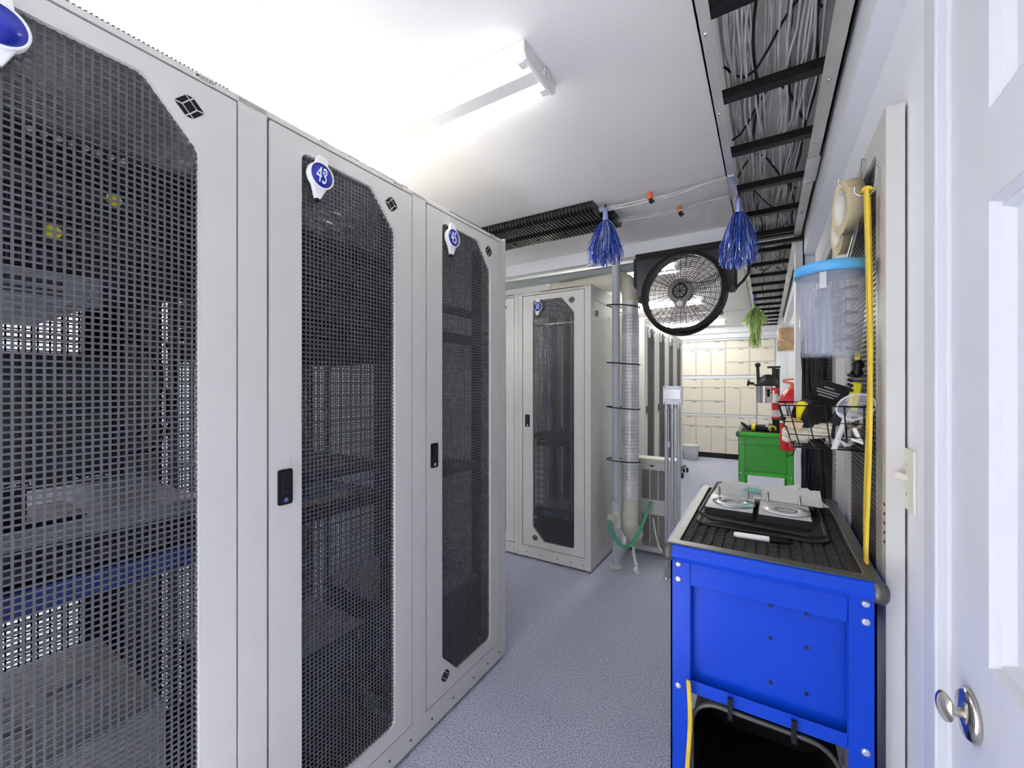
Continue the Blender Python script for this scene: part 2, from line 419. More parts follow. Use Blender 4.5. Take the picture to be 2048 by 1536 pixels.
def door_mb():
    return MB().prism(rrect(.0415, W-.0385, .1085, 2.0665, .004, 2), FRONT, 0, .022, [OP])
def rear_door_mb():
    return MB().prism([(.042, .085), (W-.042, .085), (W-.042, 2.055), (.042, 2.055)], FRONT, D-.03, D-.012, [[(.06,.158),(.45,.158),(.45,2.025),(.06,2.025)]])
def rear_grille_mb():
    mb = MB(); p = .0127; w = .0042; y = D-.022
    for i in range(31): mb.box(.065+p*i-w/2, .065+p*i+w/2, y, y+.002, .155, 2.03)
    for i in range(147): mb.box(.057, .453, y+.0005, y+.0025, .162+p*i-w/2, .162+p*i+w/2)
    return mb
def rail_mb(x, sgn, y):
    mb = MB(); fl = .022 if y < .3 else .020
    mb.box(min(x, x+sgn*fl), max(x, x+sgn*fl), y, y+.003, .11, 2.05)
    mb.box(min(x, x+sgn*.003), max(x, x+sgn*.003), y, y+(.06 if y < .3 else .03), .11, 2.05)
    return mb
def latch_mb():
    return MB().prism(rrect(.062, .102, 1.040, 1.136, .005, 2), FRONT, -.004, .002)
def latch_lever_mb():
    return MB().box(.070, .096, -.009, -.004, 1.068, 1.130).obox((.083, -.010, 1.077), (.012, .004, .010), (.3,0,0))
def badge_proto():
    t = thing('number_badge', 'x', 'number badge')
    pr = arc(0, 0, .0385, radians(-55), radians(60), 10) + [(.016, .052), (.012, .060), (-.012, .060), (-.016, .052)] + arc(0, 0, .0385, radians(120), radians(235), 10) + [(-.007, -.068), (.007, -.068)]
    obj('housing', MB().prism(pr, FRONT, -.016, -.001), M['white'], t, bev=.002)
    obj('rim', MB().lathe([(.0385, .0165), (.0385, .020), (.0345, .0215), (.034, .0165)], (0,0,0), (0,-1,0), 36, False), M['white'], t)
    obj('face', MB().lathe([(.0, .0195), (.034, .0195), (.034, .016)], (0,0,0), (0,-1,0), 36, False), M['bblue'], t)
    obj('clip', MB().cyl((0, -.008, -.066), (0, -.008, -.076), .006, n=10), M['ink'], t)
    return t
BADGE = None
def rot_pt(rack, p):
    m = Matrix.Rotation(rack[3], 3, 'Z')
    q = m @ Vector(p); return Vector((rack[0], rack[1], rack[2])) + q
def add_badge(rack, label, txt=None, tilt=0.05):
    global BADGE
    if BADGE is None: b = BADGE = badge_proto()
    else:
        b = copy_tree(BADGE)
        for ch in list(b.children):
            if ch.name.startswith('digits'):
                bpy.data.objects.remove(ch)
    b.location = rot_pt(rack, (.180, 0, 1.973)); b.rotation_euler = (0, tilt, rack[3]); b['label'] = label; b['group'] = 'number badges on the cabinet doors'
    if txt:
        mb = MB(); text_prism(mb, txt, lambda a, c, d: (a, -.0195-d, c-.001), .066, .54)
        o = obj('digits', mb, M['white'], b)
        o['label'] = 'white number ' + txt
    return b
def cabinet(x, y, rz, label, sides='', plate=True, gr='light grey server cabinets'):
    t = thing('server_cabinet', label, 'server cabinet', (x, y, 0), rz, gr)
    obj('frame', cached('frame', lambda: frame_mb().mesh('frame', M['rack'])), None, t)
    obj('top_vent_slots', cached('slots', lambda: slots_mb().mesh('top_vent_slots', M['ink'])), None, t)
    obj('top_panel', cached('top', lambda: MB().box(0, W, .06, D, 2.0985, 2.1).mesh('top_panel', M['rack'])), None, t)
    obj('bottom_panel', cached('bot', lambda: MB().box(.03, W-.03, .05, D-.05, .05, .056).mesh('bottom_panel', M['rail'])), None, t)
    d = obj('door', cached('door', lambda: door_mb().mesh('door', M['rack'])), None, t)
    obj('grille', cached('grille', lambda: grille_mb(.010).mesh('grille', M['mesh'])), None, d)
    la = obj('latch', cached('latch', lambda: latch_mb().mesh('latch', M['black'])), None, d)
    obj('latch_lever', cached('lever', lambda: latch_lever_mb().mesh('latch_lever', M['blacksat'])), None, d)
    obj('keyhole', cached('key', lambda: MB().cyl((.083, -.0055, 1.053), (.083, -.004, 1.053), .0065, n=12).mesh('keyhole', M['silver'])), None, d)
    obj('emblem', cached('emb1', lambda: emblem_mb(.458, 1.998).mesh('emblem', M['ink'])), None, d)
    obj('emblem', cached('emb2', lambda: emblem_mb(.150, .178, .060).mesh('emblem', M['ink'])), None, d)
    if plate:
        n = obj('name_plate', cached('plate', lambda: MB().prism([(.489+.026*cos(a), 2.0785+.0085*sin(a)) for a in [2*pi*i/28 for i in range(28)]], FRONT, -.0022, .0).mesh('name_plate', M['ivory'])), None, t)
        def txt():
            mb = MB(); text_prism(mb, 'BLACK BOX', lambda a, c, dd: (.4915+a, -.0022-dd, 2.0792+c), .0085, .80, 0, .0004)
            mb.box(.477, .505, -.0026, -.0022, 2.0735, 2.0742)
            mb.prism([(.4685, 2.079), (.4715, 2.082), (.4745, 2.079), (.4715, 2.076)], FRONT, -.0026, -.0022)
            return mb.mesh('plate_lettering', M['ink'])
        obj('plate_lettering', cached('ptxt', txt), None, n)
    for i, bx in enumerate((.07, .20, .34, .45, .55)):
        obj('plinth_screw', cached('ps%d' % i, lambda: MB().cyl((bx, -.001, .055), (bx, .002, .055), .0042, n=10).mesh('plinth_screw', M['ink'])), None, t)
    rd = obj('rear_door', cached('rdoor', lambda: rear_door_mb().mesh('rear_door', M['dark'])), None, t)
    obj('rear_grille', cached('rgrille', lambda: rear_grille_mb().mesh('rear_grille', M['black'])), None, rd)
    for i, (rx, s, ry) in enumerate(((.050, 1, .103), (W-.050, -1, .103), (.041, 1, .62), (W-.041, -1, .62))):
        obj('mounting_rail', cached('rail%d' % i, lambda: rail_mb(rx, s, ry).mesh('mounting_rail', M['railgrey'] if i > 1 else M['rail'])), None, t)
    for i, fx in enumerate((.05, W-.05)):
        for j, fy in enumerate((.05, D-.06)):
            obj('foot', cached('foot%d%d' % (i, j), lambda: MB().cyl((fx, fy, 0), (fx, fy, .022), .018, n=12).mesh('foot', M['black'])), None, t)
    for s in sides:
        def sp():
            x0, x1 = (0-.012, 0) if s == 'l' else (W, W+.012)
            xo = x0 if s == 'l' else x1
            mb = MB().box(x0, x1, .0, D, .02, .115).box(x0, x1, .0, .06, .115, 2.098).box(x0, x1, D-.04, D, .115, 2.098).box(x0, x1, .06, D-.04, 2.0, 2.098)
            a, b = (x0+.002, x1) if s == 'l' else (x0, x1-.002)
            mb.box(a, b, .063, D-.043, .118, 1.997)
            return mb.mesh('side_panel', M['rack'])
        p = obj('side_panel', cached('side' + s, sp), None, t)
        if s == 'r':
            obj('side_latch', cached('slatch', lambda: MB().box(W+.011, W+.014, .12, .15, 1.885, 1.925).mesh('side_latch', M['ink'])), None, p)
            obj('side_lock', cached('slock', lambda: MB().cyl((W+.011, .40, 1.90), (W+.0135, .40, 1.90), .012, n=14).mesh('side_lock', M['silver'])), None, p)
    return (x, y, 0, rz)
X1 = -1.1176; YS = 1.7393
RA = cabinet(X1, YS-3*W, pi/2, 'nearest light grey server cabinet, a monitor and blue unit behind its mesh door', 'l')
RB = cabinet(X1, YS-2*W, pi/2, 'light grey server cabinet with badge 43 on its dark mesh door')
RC = cabinet(X1, YS-W, pi/2, 'light grey server cabinet with badge 45 at the end of its row', 'r')
RD = cabinet(-1.684, 2.832, 0, 'light grey server cabinet with badge 50 beside the grey vertical pipe', 'r')
RE = cabinet(-1.684-W-.002, 2.832, 0, 'light grey server cabinet mostly hidden, just left of the cabinet with badge 50')
RF = []
for i, lab in enumerate(('first of the far cabinets, nearest the portable air conditioner', 'second of the far cabinets behind the air conditioner', 'third of the far cabinets, counted from the air conditioner', 'last of the far cabinets, next to the cream cupboards')):
    RF.append(cabinet(-1.136, 4.615+i*W, pi/2, 'light grey mesh-door server cabinet, ' + lab, 'l' if i == 0 else ''))
add_badge(RA, 'blue number badge cut off by the top left corner of the picture', None, .02)
add_badge(RB, 'blue round badge reading 43 in white, clipped to a mesh door', '43', .12)
add_badge(RC, 'blue round badge reading 45 in white, clipped to a mesh door', '45', .05)
add_badge(RD, 'blue round badge reading 50 in white, clipped to a mesh door', '50', .03)
for r, w in zip(RF, ('first', 'second', 'third', 'last')):
    add_badge(r, 'pale rimmed badge on the door of the %s far cabinet beyond the air conditioner' % w, None, 0)

# ------------------------------------------------------------------ gear inside the cabinets
def put(o, rack, lx, ly, lz):
    o.location = rot_pt(rack, (lx, ly, lz)); o.rotation_euler = (0, 0, rack[3])
def server(rack, z, h, label, style=0, col='server', x0=.062, w=.47, d=.46, ly=.098, sticker=None, gr='servers in the near cabinets'):
    t = thing('rack_server', label, 'server', group=gr); put(t, rack, x0, ly, z)
    obj('chassis', MB().box(.014, w-.014, .004, d, 0, h), M[col], t)
    fp = obj('faceplate', MB().box(0, w, 0, .004, 0, h), M[col], t)
    mb = MB(); rnd = random.Random(int(z*1000))
    if style == 0:        # drive bays and vents
        n = max(1, int(h/.022)); 
        for r in range(n):
            for k in range(8):
                xx = .03 + k*(w-.06)/8
                mb.box(xx+.003, xx+(w-.06)/8-.003, -.003, 0, r*h/n+.003, (r+1)*h/n-.003)
        obj('drive_bays', mb, M['bay'], fp)
    elif style == 1:      # fine slots
        for k in range(60):
            xx = .02 + k*(w-.04)/60
            mb.box(xx, xx+.0035, -.002, 0, h*.2, h*.8)
        obj('vent_fins', mb, M['bay'], fp)
    else:
        for k in range(26):
            xx = .05 + (k % 13)*(w-.1)/13; zz = h*(.25 if k < 13 else .6)
            mb.box(xx, xx+.013, -.002, 0, zz, zz+h*.2)
        obj('port_block', mb, M['bay'], fp)
    for xx in (.012, w-.02):
        obj('handle', MB().tube([(xx+.004, 0, h*.15), (xx+.004, -.014, h*.2), (xx+.004, -.014, h*.8), (xx+.004, 0, h*.85)], .0025, 6), M['silver'], t)
    mb = MB()
    for k in range(3):
        mb.box(.05+.018*k, .06+.018*k, -.004, 0, h*.5, h*.5+.005)
    obj('indicator_lights', mb, M['white'], fp)
    if sticker:
        s = obj('round_sticker', MB().cyl((sticker, -.0055, h*.55), (sticker, -.003, h*.55), .0135, n=20), M['yellow'], fp, label='yellow round sticker')
    return t
def shelf(rack, z, label, ly=.10, d=.5, h=.02, col='dark', slots=True):
    t = thing('rack_shelf', label, 'shelf', group='shelves in the cabinets'); put(t, rack, .06, ly, z)
    mb = MB()
    if slots:
        mb.box(.015, .458, 0, .03, 0, .004).box(.015, .458, d-.03, d, 0, .004)
        for k in range(18): mb.box(.02+.024*k, .02+.024*k+.015, .03, d-.03, 0, .004)
    else: mb.box(.015, .458, 0, d, 0, .004)
    obj('tray', mb, M[col], t)
    obj('front_lip', MB().box(0, .475, -.003, 0, -h, .004), M[col], t)
    return t
def coil(rack, lx, ly, lz, r, n, label, m='whitecable', squash=.35, tr=.0035):
    t = single('cable_coil', MB(), None, label, 'cable', 'coiled cables in the cabinets')
    rnd = random.Random(int(lx*1e4+lz*100)); mb = MB()
    for k in range(n):
        rr = r*(.75+.35*rnd.random()); ox, oz = rnd.uniform(-.015, .015), rnd.uniform(-.01, .01); oy = rnd.uniform(-.03, .03)
        pts = [(ox+rr*1.5*cos(a), oy+.03*sin(2*a+k), oz+rr*squash*sin(a)*1.2) for a in [2*pi*i/24 for i in range(24)]]
        mb.tube(pts, tr, 6, loop=True)
    t.data = mb.mesh('cable_coil', M[m]); put(t, rack, lx, ly, lz)
    return t
# nearest cabinet
coil(RA, .22, .22, 1.985, .075, 7, 'upper coil of white cable at the top of the nearest cabinet')
coil(RA, .20, .24, 1.925, .085, 8, 'lower coil of white cable above the patch panel in the nearest cabinet')
t = thing('patch_bay', 'dark patch panel with a row of white round sockets, nearest cabinet', 'patch bay'); put(t, RA, .062, .098, 1.838)
obj('plate', MB().box(0, .47, 0, .004, 0, .044), M['server'], t)
for k in range(8): obj('socket', MB().cyl((.17+.0195*k, -.012, .02), (.17+.0195*k, 0, .02), .0052, n=12), M['white'], t)
obj('port_strip', MB().box(.03, .44, -.001, 0, .031, .036), M['bay'], t)
for i, (z, h, st, sk, lab) in enumerate(((1.790, .043, 2, None, 'directly below the white sockets'), (1.745, .043, 0, .292, 'wearing the upper yellow sticker'), (1.700, .043, 1, None, 'between the two yellow stickers'),
                          (1.640, .055, 0, .201, 'wearing the lower yellow sticker'), (1.595, .043, 1, None, 'under the lower yellow sticker'), (1.020, .043, 2, None, 'just under the shelf with the monitor'), (.985, .034, 0, None, 'right above the blue unit'))):
    server(RA, z, h, 'black rack server in the nearest cabinet, ' + lab, st, 'server', sticker=sk)
server(RA, 1.528, .062, 'grey rack unit above the bright gap in the nearest cabinet', 2, 'servergrey', w=.27, d=.5)
t = thing('monitor', 'black flat monitor facing out of the nearest cabinet', 'monitor'); put(t, RA, .045, .10, 1.085)
obj('bezel', MB().prism(rrect(.031, .327, .075, .345, .006, 2), FRONT, 0, .03, [[(.046,.105),(.311,.105),(.311,.33),(.046,.33)]]), M['black'], t)
obj('screen', MB().box(.044, .313, .006, .012, .10, .332), mat('screen_dark', (.012,.013,.013), .12), t)
mb = MB(); text_prism(mb, 'DELL', lambda a, c, d: (.175+a, -d, .091+c), .018, 1.1, 0, .0008)
obj('logo_lettering', mb, M['white'], t)
mb = MB()
for k in range(5): mb.box(.232+.016*k, .239+.016*k, -.001, 0, .085, .088)
obj('button_row', mb, M['silver'], t)
obj('stand_neck', MB().box(.14, .19, .03, .05, .01, .16), M['black'], t)
obj('stand_base', MB().box(.06, .27, .0, .17, .004, .014), M['black'], t, bev=.004)
shelf(RA, 1.081, 'dark grey shelf carrying the monitor in the nearest cabinet', .09, .50, .03, 'railgrey', False)
t = thing('storage_unit', 'dark blue fronted rack unit in the nearest cabinet', 'server'); put(t, RA, .062, .092, .922)
obj('chassis', MB().box(.015, .455, .015, .5, 0, .056), M['server'], t)
obj('faceplate', MB().prism([(.10, 0), (.455, 0), (.455, .05), (.10, .05)], FRONT, -.004, .010), M['blueface'], t, bev=.006)
t = thing('computer_case', 'grey open computer case at the bottom of the nearest cabinet', 'computer'); put(t, RA, .07, .17, .057)
obj('case_body', MB().box(0, .40, 0, .50, 0, .50).prism([(0,0),(.40,0),(.40,.50),(0,.50)], FLAT, .50, .512, [rrect(.04,.20,.06,.20,.02), rrect(.24,.34,.1,.3,.03), rrect(.05,.19,.27,.43,.02)]), M['towerlight'], t)
obj('drive_slots', MB().box(.05, .25, -.003, 0, .40, .44).box(.05, .25, -.003, 0, .34, .38), M['bay'], t)
coil(RA, .44, .30, 1.35, .06, 4, 'black lead looped at the back right of the nearest cabinet', 'blackcable', 2.2)
coil(RA, .16, .64, 1.49, .06, 4, 'black lead hanging in the bright gap of the nearest cabinet', 'blackcable', 1.0)
# cabinet 43
for i, (z, h, st, lab) in enumerate(((1.80, .043, 2, 'topmost'), (1.71, .085, 0, 'second from the top'), (1.66, .043, 1, 'third from the top'), (1.57, .085, 0, 'fourth from the top'), (1.52, .043, 1, 'fifth from the top'), (1.445, .07, 0, 'lowest of the stack above the gap'))):
    server(RB, z, h, 'black rack server in cabinet 43, ' + lab, st, 'server', d=.55)
coil(RB, .24, .07, 1.87, .06, 5, 'pale cables looped above the servers in cabinet 43', 'greycable')
shelf(RB, 1.085, 'dark shelf of cabinet 43 above the magazines', .11, .55, .03)
shelf(RB, .968, 'dark shelf of cabinet 43 under the magazines', .10, .55, .03, 'dark', False)
for k, (c, dx, lab) in enumerate((('magwhite', 0, 'white magazine at the bottom of the pile'), ('magtan', .012, 'tan magazine second from the bottom of the pile'), ('magtan', -.006, 'tan magazine just under the blue one'), ('magblue', .004, 'blue magazine on top of the pile'))):
    mb = MB(); mb.obox((.15+dx, .13, .004), (.27, .20, .007), (0, 0, .06*k-.1))
    o = single('magazine', mb, M[c], lab + ' in cabinet 43', 'magazine', 'magazines on a shelf', bev=.001); put(o, RB, .10, .11, .972+.0078*k)
t = thing('computer_case', 'pale topped computer case at the bottom of cabinet 43', 'computer'); put(t, RB, .075, .17, .057)
obj('case_body', MB().box(0, .40, 0, .46, 0, .415), M['server'], t)
obj('case_lid', MB().box(.0, .40, 0, .46, .415, .424), M['servergrey'], t)
obj('lime_tag', MB().box(.375, .381, -.003, 0, .37, .40), M['ylabel'], t)
t = thing('network_box', 'small dark box on the right behind the case in cabinet 43', 'network box'); put(t, RB, .22, .62, .60)
obj('case_body', MB().box(0, .26, 0, .06, 0, .05), M['dark'], t, bev=.003); obj('port_strip', MB().box(.02, .24, -.002, 0, .015, .03), M['bay'], t)
# cabinet 45
t = thing('cable_manager', 'open wire cable manager near the top of cabinet 45', 'cable manager'); put(t, RC, .06, .10, 1.69)
for z in (0, .028): obj('bar', MB().cyl((0, 0, z), (.475, 0, z), .004, n=8), M['dark'], t)
obj('back_strip', MB().box(0, .475, .004, .007, 0, .028), M['dark'], t)
shelf(RC, 1.600, 'thick perforated shelf in the upper half of cabinet 45', .10, .5, .045)
shelf(RC, .985, 'slotted dark shelf half way up cabinet 45', .10, .52, .028)
t = thing('equipment_chassis', 'dark chassis with a pale lid at the bottom of cabinet 45', 'equipment'); put(t, RC, .076, .108, .057)
obj('case_body', MB().box(0, .442, 0, .6, 0, .36), M['dark'], t); obj('case_lid', MB().box(0, .442, .0, .6, .36, .366), M['servergrey'], t)
# cabinet 50
t = thing('cable_manager', 'pale metal bar across the top of cabinet 50', 'cable manager'); put(t, RD, .06, .10, 1.84)
obj('bar', MB().box(0, .475, 0, .006, 0, .018), M['silver'], t); obj('hook_row', MB().box(.02, .45, .006, .05, .0, .004), M['dark'], t)
for k in range(14):
    r_ = random.Random(k); x = -.015 + .0105*k; mb = MB()
    mb.tube([(x + .006*sin(j*.9+k), .30+.02*sin(k*2.1), 1.85 - j*.09) for j in range(11)], .0042, 6)
    m_ = ('cyl_yel', 'cyl_blue', 'whitecable')[(0 if 4 <= k < 7 else 1 if 8 <= k < 12 else 2)]
    nm = {'cyl_yel': 'yellow', 'cyl_blue': 'blue', 'whitecable': 'white'}[m_]
    o = single('patch_cable', mb, M[m_], nm + ' cable hanging behind the mesh of cabinet 50', 'cable', nm + ' cables in cabinet 50'); put(o, RD, 0, 0, 0)
for x0, lab in ((.115, 'left black upright channel in the middle of cabinet 50'), (.235, 'right black upright channel in the middle of cabinet 50')):
    t = thing('upright_channel', lab, 'channel', group='upright channels in cabinet 50'); put(t, RD, x0, .38, .40)
    obj('channel_back', MB().box(0, .075, 0, .004, 0, 1.55), M['rail'], t); obj('channel_edge', MB().box(0, .006, -.05, 0, 0, 1.55).box(.069, .075, -.05, 0, 0, 1.55), M['railgrey'], t)
shelf(RD, .975, 'dark shelf across the middle of cabinet 50', .10, .5, .03, 'rail', False)
t = thing('network_box', 'black box with small lights hanging under the shelf of cabinet 50', 'network box'); put(t, RD, .10, .12, .885)
obj('case_body', MB().box(0, .2, 0, .2, 0, .055), M['black'], t); obj('indicator_lights', MB().box(.04, .05, -.002, 0, .03, .034).box(.06, .07, -.002, 0, .03, .034).box(.08, .09, -.002, 0, .03, .034), M['white'], t)
t = thing('computer_case', 'dark computer case lying at the bottom of cabinet 50', 'computer'); put(t, RD, .08, .17, .16)
obj('case_body', MB().box(0, .43, 0, .55, 0, .215), M['server'], t); obj('case_lid', MB().box(0, .43, 0, .55, .215, .222), M['servergrey'], t)
obj('connector_panel', MB().box(.03, .35, -.003, 0, .14, .2), M['bay'], t); obj('sockets', MB().box(.06, .09, -.006, -.003, .15, .19).box(.11, .13, -.006, -.003, .16, .18).box(.15, .17, -.006, -.003, .16, .18).box(.25, .28, -.006, -.003, .15, .18), M['cyl_blue'], t)
obj('plinth', MB().box(0, .43, .005, .55, -.103, 0), M['black'], t)

# ------------------------------------------------------------------ overhead cable tray
ZT = 2.29
t = thing('ladder_tray', 'long overhead ladder tray with pale rails and black rungs under the ceiling', 'cable tray', (0, 0, ZT))
for x0, x1 in ((-.153, -.120), (.142, .186)):
    for a, b in ((-.3, 2.18), (2.185, 4.6), (4.605, 7.85)):
        obj('side_rail', MB().box(x0, x1, a, b, 0, .005).box(x0 if x0 < 0 else x1-.005, x0+.005 if x0 < 0 else x1, a, b, 0, .09), M['tray'], t)
for k in range(22):
    y = .02 + .375*k
    if y < 7.8: obj('rung', MB().box(-.135, .165, y-.018, y+.018, .006, .034), M['rung'], t)
for k in range(11):
    for x in (-.137, .162):
        obj('rivet', MB().lathe([(.006, 0), (.005, -.003), (.001, -.004)], (x, .82+.375*k, 0), (0,0,1), 10), M['silver'], t)
for x0, x1 in ((-.155, -.118), (.140, .187)): obj('splice_plate', MB().box(x0, x1, 2.06, 2.30, -.004, 0), M['silver'], t)
obj('hanger_bracket', MB().box(-.17, .20, 3.09, 3.12, -.03, -.008).box(.19, .20, 3.09, 3.12, -.27, -.03).box(-.17, -.16, 3.09, 3.12, -.008, .04), M['rung'], t)
rnd = random.Random(5)
for k in range(50):
    x = rnd.uniform(-.112, .135); z = rnd.uniform(.050, .108); a = rnd.uniform(.004, .014); f = rnd.uniform(3, 7); ph = rnd.uniform(0, 6)
    dr = rnd.uniform(-.04, .04); y0 = -.25; y1 = rnd.choice((7.6, 7.6, 5.5, 3.4, 4.4))
    if k % 3 == 0: x = rnd.uniform(.05, .135)
    if k % 4 == 0: x = rnd.uniform(-.11, -.05)
    n = int((y1-y0)/.085); pts = []
    for i in range(n+1):
        y = y0+(y1-y0)*i/n
        xx = x + a*sin(f*y+ph) + .5*a*sin(2.7*f*y+1.3*ph) + dr*sin(.8*y+ph)
        pts.append((max(-.118, min(.138, xx)), y, ZT + z + .008*sin(2.3*y+ph)))
    blk = k % 13 == 5
    single('network_cable', MB().tube(pts, .0038 if not blk else .0045, 5), M['blackcable' if blk else 'greycable'],
           'black cable among the grey ones in the overhead ladder tray' if blk else 'grey network cable lying along the overhead ladder tray', 'cable',
           'black cables in the overhead tray' if blk else 'grey cables in the overhead tray')
for k in range(9):      # black leads crossing the tray
    y = .9+.42*k+.1*sin(k*3)
    pts = [(-.115+.24*i/8, y+.16*sin(i*.55+k)+.02*i, ZT+.066+.022*sin(i*.8+k*2)) for i in range(9)]
    single('crossing_lead', MB().tube(pts, .004, 6), M['blackcable'], 'short black lead winding across the overhead ladder tray', 'cable', 'black leads across the tray')
# ribbed black ducts on the ceiling
def ribbed(y0, y1, label):
    t = thing('ribbed_duct', label, 'cable duct', (-.86 if y0 < 2.4 else -.80, (y0+y1)/2, ZC), 0, 'ribbed black ducts on the ceiling')
    w = (y1-y0)/2; L = 1.75
    prof = [(-w, 0)] + [(-w+.035*(1-cos(a)), -.035*sin(a)-.018) for a in [pi/2*i/5 for i in range(6)]] + [(w-.012, -.053), (w, -.04), (w, 0)]
    pin = [(a*.94, b*.86) for a, b in prof]
    obj('core', MB().prism(pin, lambda a, b, d: (d, a, b), -L, -.01), M['black'], t)
    mb = MB(); x = -L
    while x < -.012:
        mb.prism(prof, lambda a, b, d: (d, a, b), x, x+.013); x += .0235
    obj('ribs', mb, M['vent'], t)
    obj('end_plate', MB().prism(prof, lambda a, b, d: (d, a, b), -.012, 0), M['vent'], t)
    for k in range(7): obj('fixing_plug', MB().cyl((-.16-.2*k, 0, -.056), (-.16-.2*k, 0, -.052), .012, n=12), M['black'], t)
    return t
ribbed(2.285, 2.455, 'ribbed black duct on the ceiling, the one closer to the white light batten')
ribbed(2.485, 2.655, 'ribbed black duct on the ceiling, the one closer to the ceiling header')
# pale cables from ducts to tray
for b, (y, z0, nm) in enumerate(((2.37, 2.405, 'with the red and black clip nearer the light'), (2.57, 2.405, 'running beside the ceiling header'))):
    for k in range(4):
        pts = []
        for i in range(15):
            s = i/14; x = -.85 + .72*s
            pts.append((x, y - (.05 if b == 0 else .02)*s + .012*sin(pi*s*2+k*1.5) + .007*(k-1.5)*(.5+abs(s-.4)), z0 - .022*sin(pi*s) + .006*cos(k*2+s*5) + .004*k))
        single('data_cable', MB().tube(pts, .0036, 6), M['whitecable' if k < 3 else 'greycable'], 'pale cable strung under the ceiling ' + nm, 'cable', 'cables strung %s' % nm)
def clip(x, y, z, label, red=True):
    t = thing('cable_clip', label, 'clip', (x, y, z))
    obj('band', MB().lathe([(.016, -.012), (.019, -.012), (.019, .012), (.016, .012)], (0,0,0), (1,0,0), 14, False), M['orange' if red else 'black'], t)
    obj('jaw', MB().obox((.004, 0, -.024), (.018, .016, .022), (0, .3, 0)).obox((.012, 0, -.036), (.026, .012, .009), (0, -.4, 0)), M['black' if red else 'orange'], t, bev=.002)
clip(-.545, 2.33, 2.405, 'red and black cable clip on the upper run of pale cables')
clip(-.43, 2.56, 2.39, 'red cable clip on the lower run of pale cables')

# ------------------------------------------------------------------ tinsel tassels
def tassel(x, y, z, L, r, m, cord, label, seed, strap=.0, tiers=None):
    t = thing('tinsel_tassel', label, 'tassel', (x, y, z), 0, 'tinsel tassels')
    rnd = random.Random(seed); hd = .05 + strap
    obj('hanging_loop', MB().tube([(0, 0, .015), (.006, 0, 0), (0, 0, -strap-.02), (-.006, 0, 0), (0, 0, .015)], .003 if not strap else .006, 6), cord, t)
    obj('head', MB().lathe([(.006, -strap-.005), (.013, -strap-.012), (.0145, -hd), (.016, -hd-.028), (.012, -hd-.04)], (0,0,0), (0,0,1), 16), m, t)
    mb = MB()
    for (nn, LL, r0, r1, zt) in (tiers or ((900, L-hd-.03, .008, r, -hd-.02),)):
        for k in range(nn):
            a = rnd.uniform(0, 2*pi); q = rnd.random()**.5
            ln = LL*rnd.uniform(.62, 1.0); w = rnd.uniform(.0009, .0022); P = []; n = 6
            tw = rnd.uniform(0, 6); jx, jy = rnd.uniform(-.014, .014), rnd.uniform(-.014, .014); kick = rnd.uniform(-.012, .012) if rnd.random() < .3 else 0
            for i in range(n+1):
                s_ = i/n; e = s_**.62
                rr = r0 + (r1*q-r0)*e
                cx = cos(a)*rr + jx*sin(5*s_+tw)*s_ + kick*s_**3; cy = sin(a)*rr + jy*sin(6*s_+tw)*s_
                cz = zt - ln*s_*(1-.10*q*q)
                d = a + pi/2 + tw + 2.5*s_*(tw-3)
                P.append([(cx-w*cos(d), cy-w*sin(d), cz), (cx+w*cos(d), cy+w*sin(d), cz)])
            mb.rings(P, False, False, False, False)
    obj('strands', mb, m, t)
    obj('binding', MB().lathe([(.0165, -hd-.022), (.0185, -hd-.026), (.0165, -hd-.03)], (0,0,0), (0,0,1), 16), m, t)
tassel(-.80, 2.335, 2.405, .36, .10, M['tinselb'], M['ink'], 'blue tinsel tassel hanging at the end of the ribbed black ducts', 1)
tassel(-.115, 2.30, 2.290, .37, .085, M['tinselb'], M['ink'], 'blue tinsel tassel hanging from the rail of the overhead ladder tray', 2)
tassel(-.10, 4.85, 2.285, .52, .115, M['tinselg'], M['bblue'], 'green tinsel tassel on a blue strap far down the overhead tray', 3, .10, ((520, .20, .02, .125, -.14), (520, .40, .03, .055, -.16)))

# ------------------------------------------------------------------ header, fan
single('header_strip', MB().box(-.83, .15, 3.095, 3.145, 2.305, 2.336), M['blacksat'], 'black strip along the lower edge of the ceiling header above the fan', 'trim strip')
R0, NA = .272, 40
pp = [(-.83, 2.305), (-.83, 2.02), (-.80, 1.99)] + [(-.487+R0*cos(a), 1.997+R0*sin(a)) for a in [radians(180)-radians(180)*i/NA for i in range(NA+1)]] + [(-.18, 1.985), (-.165, 2.02), (-.165, 2.305)]
pn = thing('mounting_board', 'dark lilac square panel under the ceiling header holding the fan', 'panel', (0, 3.10, 0))
obj('board', MB().prism([(a if a > -.8 or b > 2.2 else a, b) for a, b in pp], FRONT, .01, .03), M['panelgrey'], pn)
obj('edge_strip', MB().box(-.845, -.828, 0, .03, 2.0, 2.305).box(-.182, -.165, 0, .03, 2.0, 2.305).box(-.828, -.182, .0, .01, 2.29, 2.305), M['blacksat'], pn)
f = thing('fan', 'round black box fan with fine grille mounted under the ceiling header', 'fan', (-.487, 3.0, 1.997), radians(-6))
obj('shroud', MB().lathe([(.268, .09), (.272, .06), (.276, .0), (.276, -.03), (.262, -.036), (.255, -.03), (.262, -.02), (.262, .09)], (0,0,0), (0,1,0), 64, False), M['blacksat'], f)
mb = MB()
for k in range(15): mb.tube([( (.088+.0118*k)*cos(a), -.034-.010*(1-((.088+.0118*k)/.26)**2), (.088+.0118*k)*sin(a)) for a in [2*pi*i/56 for i in range(56)]], .0019, 4, loop=True)
for k in range(36):
    a = 2*pi*k/36; mb.tube([(.08*cos(a), -.044, .08*sin(a)), (.17*cos(a), -.041, .17*sin(a)), (.26*cos(a), -.034, .26*sin(a))], .0017, 4)
obj('front_grille', mb, M['wire'], f)
